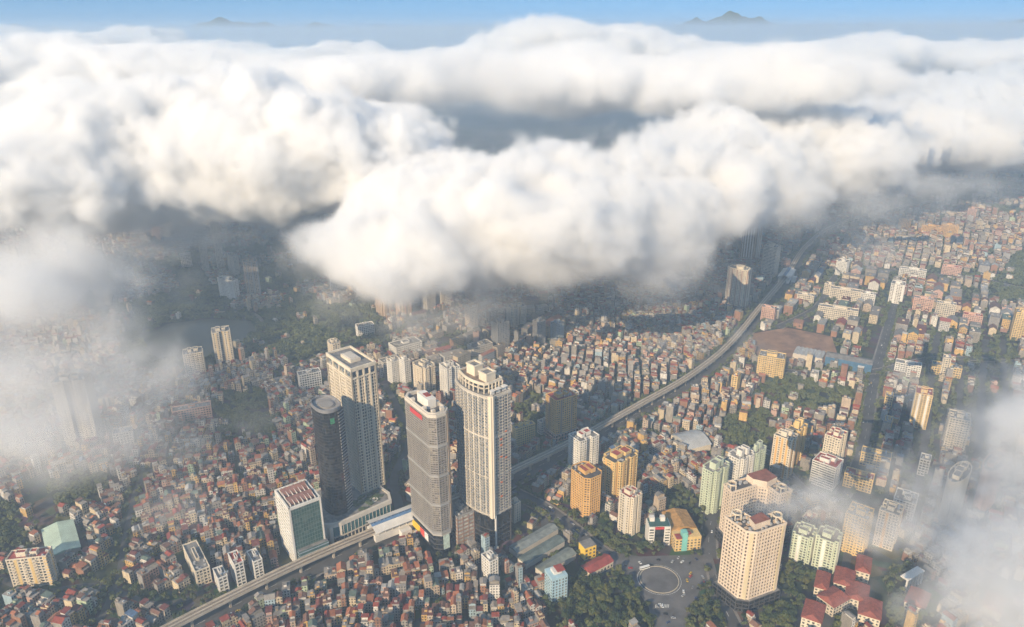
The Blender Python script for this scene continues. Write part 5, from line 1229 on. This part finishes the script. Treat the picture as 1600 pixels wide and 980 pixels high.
def limb(m, a, b, r0, r1):
    a, b = Vector(a), Vector(b); d = (b - a).normalized(); u = d.cross(Vector((0.3, .2, 1))).normalized(); v = d.cross(u); i = len(m.V)
    for p, r in ((a, r0), (b, r1)):
        for k in range(5): q = p + (u * math.cos(k * 1.257) + v * math.sin(k * 1.257)) * r; m.V.append(tuple(q))
    for k in range(5): j = (k + 1) % 5; m.F.append((i + k, i + j, i + 5 + j, i + 5 + k)); m.M.append(0)
for q in range(5): limb(tm, (0, 0, 2.9), (1.7 * math.cos(q * 1.3), 1.7 * math.sin(q * 1.3), 6.), .24, .07)
trunk = build('trunk', tm.V, tm.F, barkm); trunkme = trunk.data; bpy.data.objects.remove(trunk)
tp = []
ii, jj = np.where(occ == 2)
sel = nrg.random(len(ii)) < CELL * CELL / 30.
tp += [(X0 + (j + nrg.random()) * CELL, Y0 + (i + nrg.random()) * CELL, nrg.uniform(.6, 1.25)) for i, j in zip(ii[sel], jj[sel])]
hc = {}
for k, (l, w) in enumerate(ROADW):
    for s_ in (-1, 1):
        acc = 0.
        for a, b in zip(l[:-1], l[1:]):
            t = (b - a).normalized(); nr = Vector((-t.y, t.x)); L_ = (b - a).length; u = acc
            while u < L_:
                p = a + t * u + nr * s_ * (w / 2 + 2.4); u += nrg.uniform(6, 11)
                if at(p.x, p.y) in (0, 1, 2) and nrg.random() < (.9 if k in (0, 1, 2, 3, 5, 16) else .6): tp.append((p.x, p.y, nrg.uniform(.65, 1.15)))
            acc = u - L_
# gaps between houses
hocc = np.zeros(occ.shape, bool)
for (x, y, th, w, d, *_ ) in lots:
    i, j = int((y - Y0) / CELL), int((x - X0) / CELL)
    if 2 < i < NY - 3 and 2 < j < NX - 3: hocc[i - 2:i + 3, j - 2:j + 3] = True
free = (occ == 0) & ~hocc; fi, fj = np.where(free); sel = nrg.random(len(fi)) < .075
tp += [(X0 + (j + .5) * CELL, Y0 + (i + .5) * CELL, nrg.uniform(.5, 1.05)) for i, j in zip(fi[sel], fj[sel])]
tp = np.array(tp); tx, ty = project(tp[:, 0], tp[:, 1], 6 * tp[:, 2])
keep = (tx > -40) & (tx < 1640) & (ty > 280) & (ty < 1020) & ~((np.hypot(tp[:, 0] - PLC[0], tp[:, 1] - PLC[1]) < PLC[2] + 10)); tp = tp[keep]; tx, ty = tx[keep], ty[keep]
td = np.hypot(tp[:, 0], tp[:, 1]); sz = tp[:, 2] / np.sqrt(td ** 2 + 2.6e5); insd = (tx > 5) & (tx < 1595) & (ty < 970)
od = np.argsort(-np.where(insd, sz, 0))[:300]; sset = np.zeros(len(tp), bool); sset[od] = True
TONE = {'dark green': (.012, .028, .012, .05, .07, .028), 'mid green': (.02, .04, .015, .09, .11, .035), 'yellowish green': (.03, .045, .014, .13, .13, .04)}
tonecr = {}
for tn, v in TONE.items():
    lm = leafm.copy(); lm.name = 'foliage_' + tn.replace(' ', '_'); e = [q for q in lm.node_tree.nodes if q.type == 'VALTORGB'][0].color_ramp.elements; e[0].color = (*v[:3], 1); e[1].color = (*v[3:], 1)
    tonecr[tn] = []
    for c0_ in crowns: c1_ = c0_.copy(); c1_.materials[0] = lm; tonecr[tn].append(c1_)
SHAPE = {'round': (1, 1), 'tall narrow': (.82, 1.35), 'low spreading': (1.2, .78)}
for c_ in od:
    ph, _ = place_phrase(tx[c_], ty[c_]); s = float(tp[c_, 2])
    for tr in range(40):
        sh = rng.choice(list(SHAPE)); tn = rng.choice(list(TONE)); s2 = s * rng.uniform(.8, 1.15); sw = 'huge' if s2 > 1.4 else 'large' if s2 > 1.15 else ('medium' if s2 > .9 else 'small')
        lab = f'{sw} {sh} {tn} tree {ph}'
        if lab not in used: break
    used.add(lab)
    o = thing('tree', lab, 'tree', (tp[c_, 0], tp[c_, 1], 0), rng.uniform(0, 6.28), f'{sw} {sh} trees {ph}'); a_, b_ = SHAPE[sh]; o.scale = (s2 * a_, s2 * a_, s2 * b_)
    q = bpy.data.objects.new('crown', rng.choice(tonecr[tn])); S.collection.objects.link(q); q.parent = o
    q = bpy.data.objects.new('trunk', trunkme); S.collection.objects.link(q); q.parent = o
base = [crown_geo(50 + s, 110, .98) for s in range(8)]; basef = [crown_geo(70 + s, 46, 1.5) for s in range(8)]
parts = []
for k, (x, y, s) in enumerate(tp[~sset]):
    b = (base if math.hypot(x, y) < 1150 else basef)[k % 8]; a = rng.uniform(0, 6.28); c_, n_ = math.cos(a) * s, math.sin(a) * s
    V = b.copy(); V[:, 0], V[:, 1] = b[:, 0] * c_ - b[:, 1] * n_ + x, b[:, 0] * n_ + b[:, 1] * c_ + y; V[:, 2] = b[:, 2] * s * .9 - .6; parts.append(V)
fo = bpy.data.objects.new('trees', mesh_np('trees', np.concatenate(parts), leafm)); S.collection.objects.link(fo); fo['kind'] = 'stuff'; fo['label'] = 'dark green trees filling the park, streets and gaps between houses'; fo['category'] = 'trees'
print('trees', len(tp))

# ---------------------------------------------------------------- vehicles
def car_proto(bus=False):
    L_, w, h = (11, 2.5, 3.1) if bus else (4.5, 1.85, 1.45)
    b = MB()
    if bus: b.prism([(-L_ / 2, -w / 2), (L_ / 2, -w / 2), (L_ / 2, w / 2), (-L_ / 2, w / 2)], .4, h)
    else:
        prof = [(-2.2, .35), (2.2, .35), (2.25, .75), (1.2, .92), (-1.9, .98), (-2.25, .8)]
        i = len(b.V); n = len(prof); b.V += [(x, -w / 2, z) for x, z in prof] + [(x, w / 2, z) for x, z in prof]
        for k in range(n): j = (k + 1) % n; b.F.append((i + k, i + j, i + n + j, i + n + k)); b.M.append(0)
        b.F += [tuple(range(i + n - 1, i - 1, -1)), tuple(range(i + n, i + 2 * n))]; b.M += [0, 0]
    c_ = MB()
    if bus: c_.box(0, 0, 1.5, L_ + .04, w + .04, .95)
    else: c_.V += [(-1.6, -.8, .93), (.95, -.8, .93), (.35, -.66, 1.42), (-1.25, -.66, 1.42), (-1.6, .8, .93), (.95, .8, .93), (.35, .66, 1.42), (-1.25, .66, 1.42)]; c_.F += [(0, 1, 2, 3), (5, 4, 7, 6), (1, 5, 6, 2), (4, 0, 3, 7), (3, 2, 6, 7)]; c_.M += [0] * 4 + [1]
    wh = MB()
    i = 0; wh.V += [(.33 * math.cos(k * .785), -.1, .33 * math.sin(k * .785)) for k in range(8)] + [(.33 * math.cos(k * .785), .1, .33 * math.sin(k * .785)) for k in range(8)]
    wh.F += [(k, (k + 1) % 8, 8 + (k + 1) % 8, 8 + k) for k in range(8)] + [tuple(range(7, -1, -1)), tuple(range(8, 16))]; wh.M += [0] * 10
    return b, c_, wh, L_, w
tyre = material('tyre_rubber', (.02, .02, .02), .9, .1, 1.)
paints = {'white': (.75, .75, .73), 'silver': (.4, .41, .42), 'black': (.02, .02, .022), 'red': (.4, .03, .03), 'dark blue': (.03, .05, .14), 'grey': (.15, .15, .16), 'yellow': (.6, .4, .04)}
cache = {}
def vehicle(x, y, rot, col, label, bus=False, z=.33):
    o = thing('parked_bus' if bus else 'car', label, 'bus' if bus else 'car', (x, y, z), rot, 'vehicles on the plaza and roads')
    key = (bus, col)
    if key not in cache:
        b, c_, wh, L_, w = car_proto(bus); pm = material(col.replace(' ', '_') + '_car_paint', paints[col], .3, .03, 5., spec=.5)
        a1 = b.done('body', pm, o); a2 = c_.done('cabin', [G_BLACK, pm], o); ws = wh.done('wheel', tyre, o); cache[key] = (a1.data, a2.data, ws.data, L_, w)
        bpy.data.objects.remove(a1); bpy.data.objects.remove(a2); bpy.data.objects.remove(ws)
    a1, a2, ws, L_, w = cache[key]
    for nm, me in (('body', a1), ('cabin', a2)): q = bpy.data.objects.new(nm, me); S.collection.objects.link(q); q.parent = o
    for sx in (-.31, .31):
        for sy in (-.5, .5): q = bpy.data.objects.new('wheel', ws); S.collection.objects.link(q); q.parent = o; q.location = (sx * L_, sy * w * .95, .33)
p = P(1007, 889); vehicle(p.x, p.y, R(20), 'white', 'white bus parked at the upper left rim of the plaza circle', True)
spots = [(1000, 880, 'white', 'left of the white bus on the plaza'), (1060, 872, 'silver', 'on the upper edge of the plaza'), (1078, 880, 'black', 'near the plaza edge below the turquoise tower'), (1088, 874, 'dark blue', 'under the plaza trees by the school'), (1098, 902, 'silver', 'at the right side of the plaza'),
         (1040, 960, 'black', 'at the bottom exit of the plaza, left lane'), (1052, 966, 'silver', 'at the bottom exit of the plaza, right lane'), (1034, 948, 'white', 'at the zebra crossing of the plaza'), (985, 888, 'red', 'at the left corner of the plaza'), (1068, 925, 'white', 'below the right rim of the plaza circle'),
         (1044, 973, 'dark blue', 'nearest the bottom edge on the plaza exit'), (1018, 884, 'black', 'right of the white bus on the plaza')]
for k, (x, y, col, w_) in enumerate(spots): q = P(x, y, .33); vehicle(q.x, q.y, rng.uniform(0, 6.28), col, f'{col} car {w_}')
where = ['beside the railway', 'on the road from the railway to the plaza', 'on the road behind the plaza', 'on the tree lined street right of the towers']
cx_, cy_, rr_ = PLC
for q in range(45):
    a_ = rng.uniform(0, 6.28); d_ = rr_ * rng.uniform(1.25, 2.4); x_, y_ = cx_ + d_ * math.cos(a_), cy_ + d_ * math.sin(a_)
    if at(x_, y_) != 1: continue
    col = rng.choice(list(paints)); lab = f'{col} car on the plaza {"inside" if d_ < rr_ else "outside"} the pale circle, ' + ('far' if a_ < 3.14 else 'near') + (' right' if math.cos(a_) > 0 else ' left') + ' quarter'
    if lab in used: continue
    used.add(lab); vehicle(x_, y_, rng.choice((0, R(40), R(90))) + a_, col, lab)
for ri, wds in ((-1, 'beside the elevated railway'), (0, 'on the road from the railway to the plaza'), (1, 'on the road behind the pink towers'), (2, 'on the wide tree lined street')):
    l, w = ROADW[ri]
    for q in range(80 if ri == -1 else 24):
        k = rng.randrange(3, min(len(l) - 2, 46)); a, b = l[k], l[k + 1]; t = (b - a).normalized(); s_ = rng.choice((-1, 1)); off = (rng.uniform(6.5, 12) if ri == -1 else w * rng.choice((.18, .34))) * s_
        p = a + t * rng.uniform(0, 9) + Vector((-t.y, t.x)) * off; px, py = [float(v) for v in project(p.x, p.y, .5)]
        if not (0 < px < 1600 and py < 978) or at(p.x, p.y) != 1: continue
        col = rng.choice(list(paints)); ph, _ = place_phrase(px, py); lab = f'{col} car {wds}, {ph}' if len((col + wds + ph).split()) < 12 else f'{col} car {ph}'
        if lab in used: continue
        used.add(lab); vehicle(p.x, p.y, math.atan2(t.y, t.x) + (0 if s_ < 0 else math.pi), col, lab, z=.09 + .012 * (len(ROADW) if ri == -1 else ri))

# ---------------------------------------------------------------- far hills, air and clouds
def hills():
    mat = material('hill_forest', (.05, .075, .06), .95, .3, 900.)
    spec = [(90, 300, 6), (390, 380, 10), (620, 300, 4), (1125, 260, 13), (1330, 220, 4), (1600, 300, 14), (-60, 200, 8)]
    for k, (xc, wpx, hpx) in enumerate(spec):
        D = 62000.; V = []; F = []; n, mrow = 90, 11; g = random.Random(k + 4)
        pk = [(.5, .5, 1.)] + [(g.uniform(.12, .88), g.uniform(.12, .3), g.uniform(.35, .8)) for _ in range(6)]
        for j in range(mrow):
            for i in range(n + 1):
                t = i / n; q = max(h * max(0., 1 - abs(t - c_ - .02 * (j - 5)) / w) for c_, w, h in pk) * (1 + .12 * math.sin(31 * t + j * 1.3) + .07 * math.sin(73 * t + j))
                v = max(0., 1 - abs(j - 5) / 5.) ** .8; x = D * (xc + (t - .5) * wpx - 800) / FPX; V.append((x, D + (j - 5) * 1300, -20 + (CAMH + D * hpx / FPX * 1.7) * q * v))
        for j in range(mrow - 1):
            for i in range(n): a = j * (n + 1) + i; F.append((a, a + 1, a + n + 2, a + n + 1))
        structure(build('hill', V, F, mat))
hills()

def haze():
    X = 90000.; m = bpy.data.materials.new('haze_air'); m.use_nodes = True; n = m.node_tree.nodes; n.clear()
    out = n.new('ShaderNodeOutputMaterial'); pv = n.new('ShaderNodeVolumePrincipled'); pv.inputs['Color'].default_value = HAZE_COL
    pv.inputs['Density'].default_value = HAZE_D; pv.inputs['Anisotropy'].default_value = .1
    m.node_tree.links.new(pv.outputs[0], out.inputs['Volume'])
    b = MB(); b.prism([(-X, -X), (X, -X), (X, X), (-X, X)], -30, HAZE_TOP, 0, True, None, True); o = b.done('haze', m); o['kind'] = 'stuff'; o['label'] = 'thin blue grey haze lying over the whole city'; o['category'] = 'haze'
HAZE_COL = (.62, .80, 1., 1); HAZE_D = 1 / 4600.; HAZE_TOP = 582.
haze()
build_clouds()
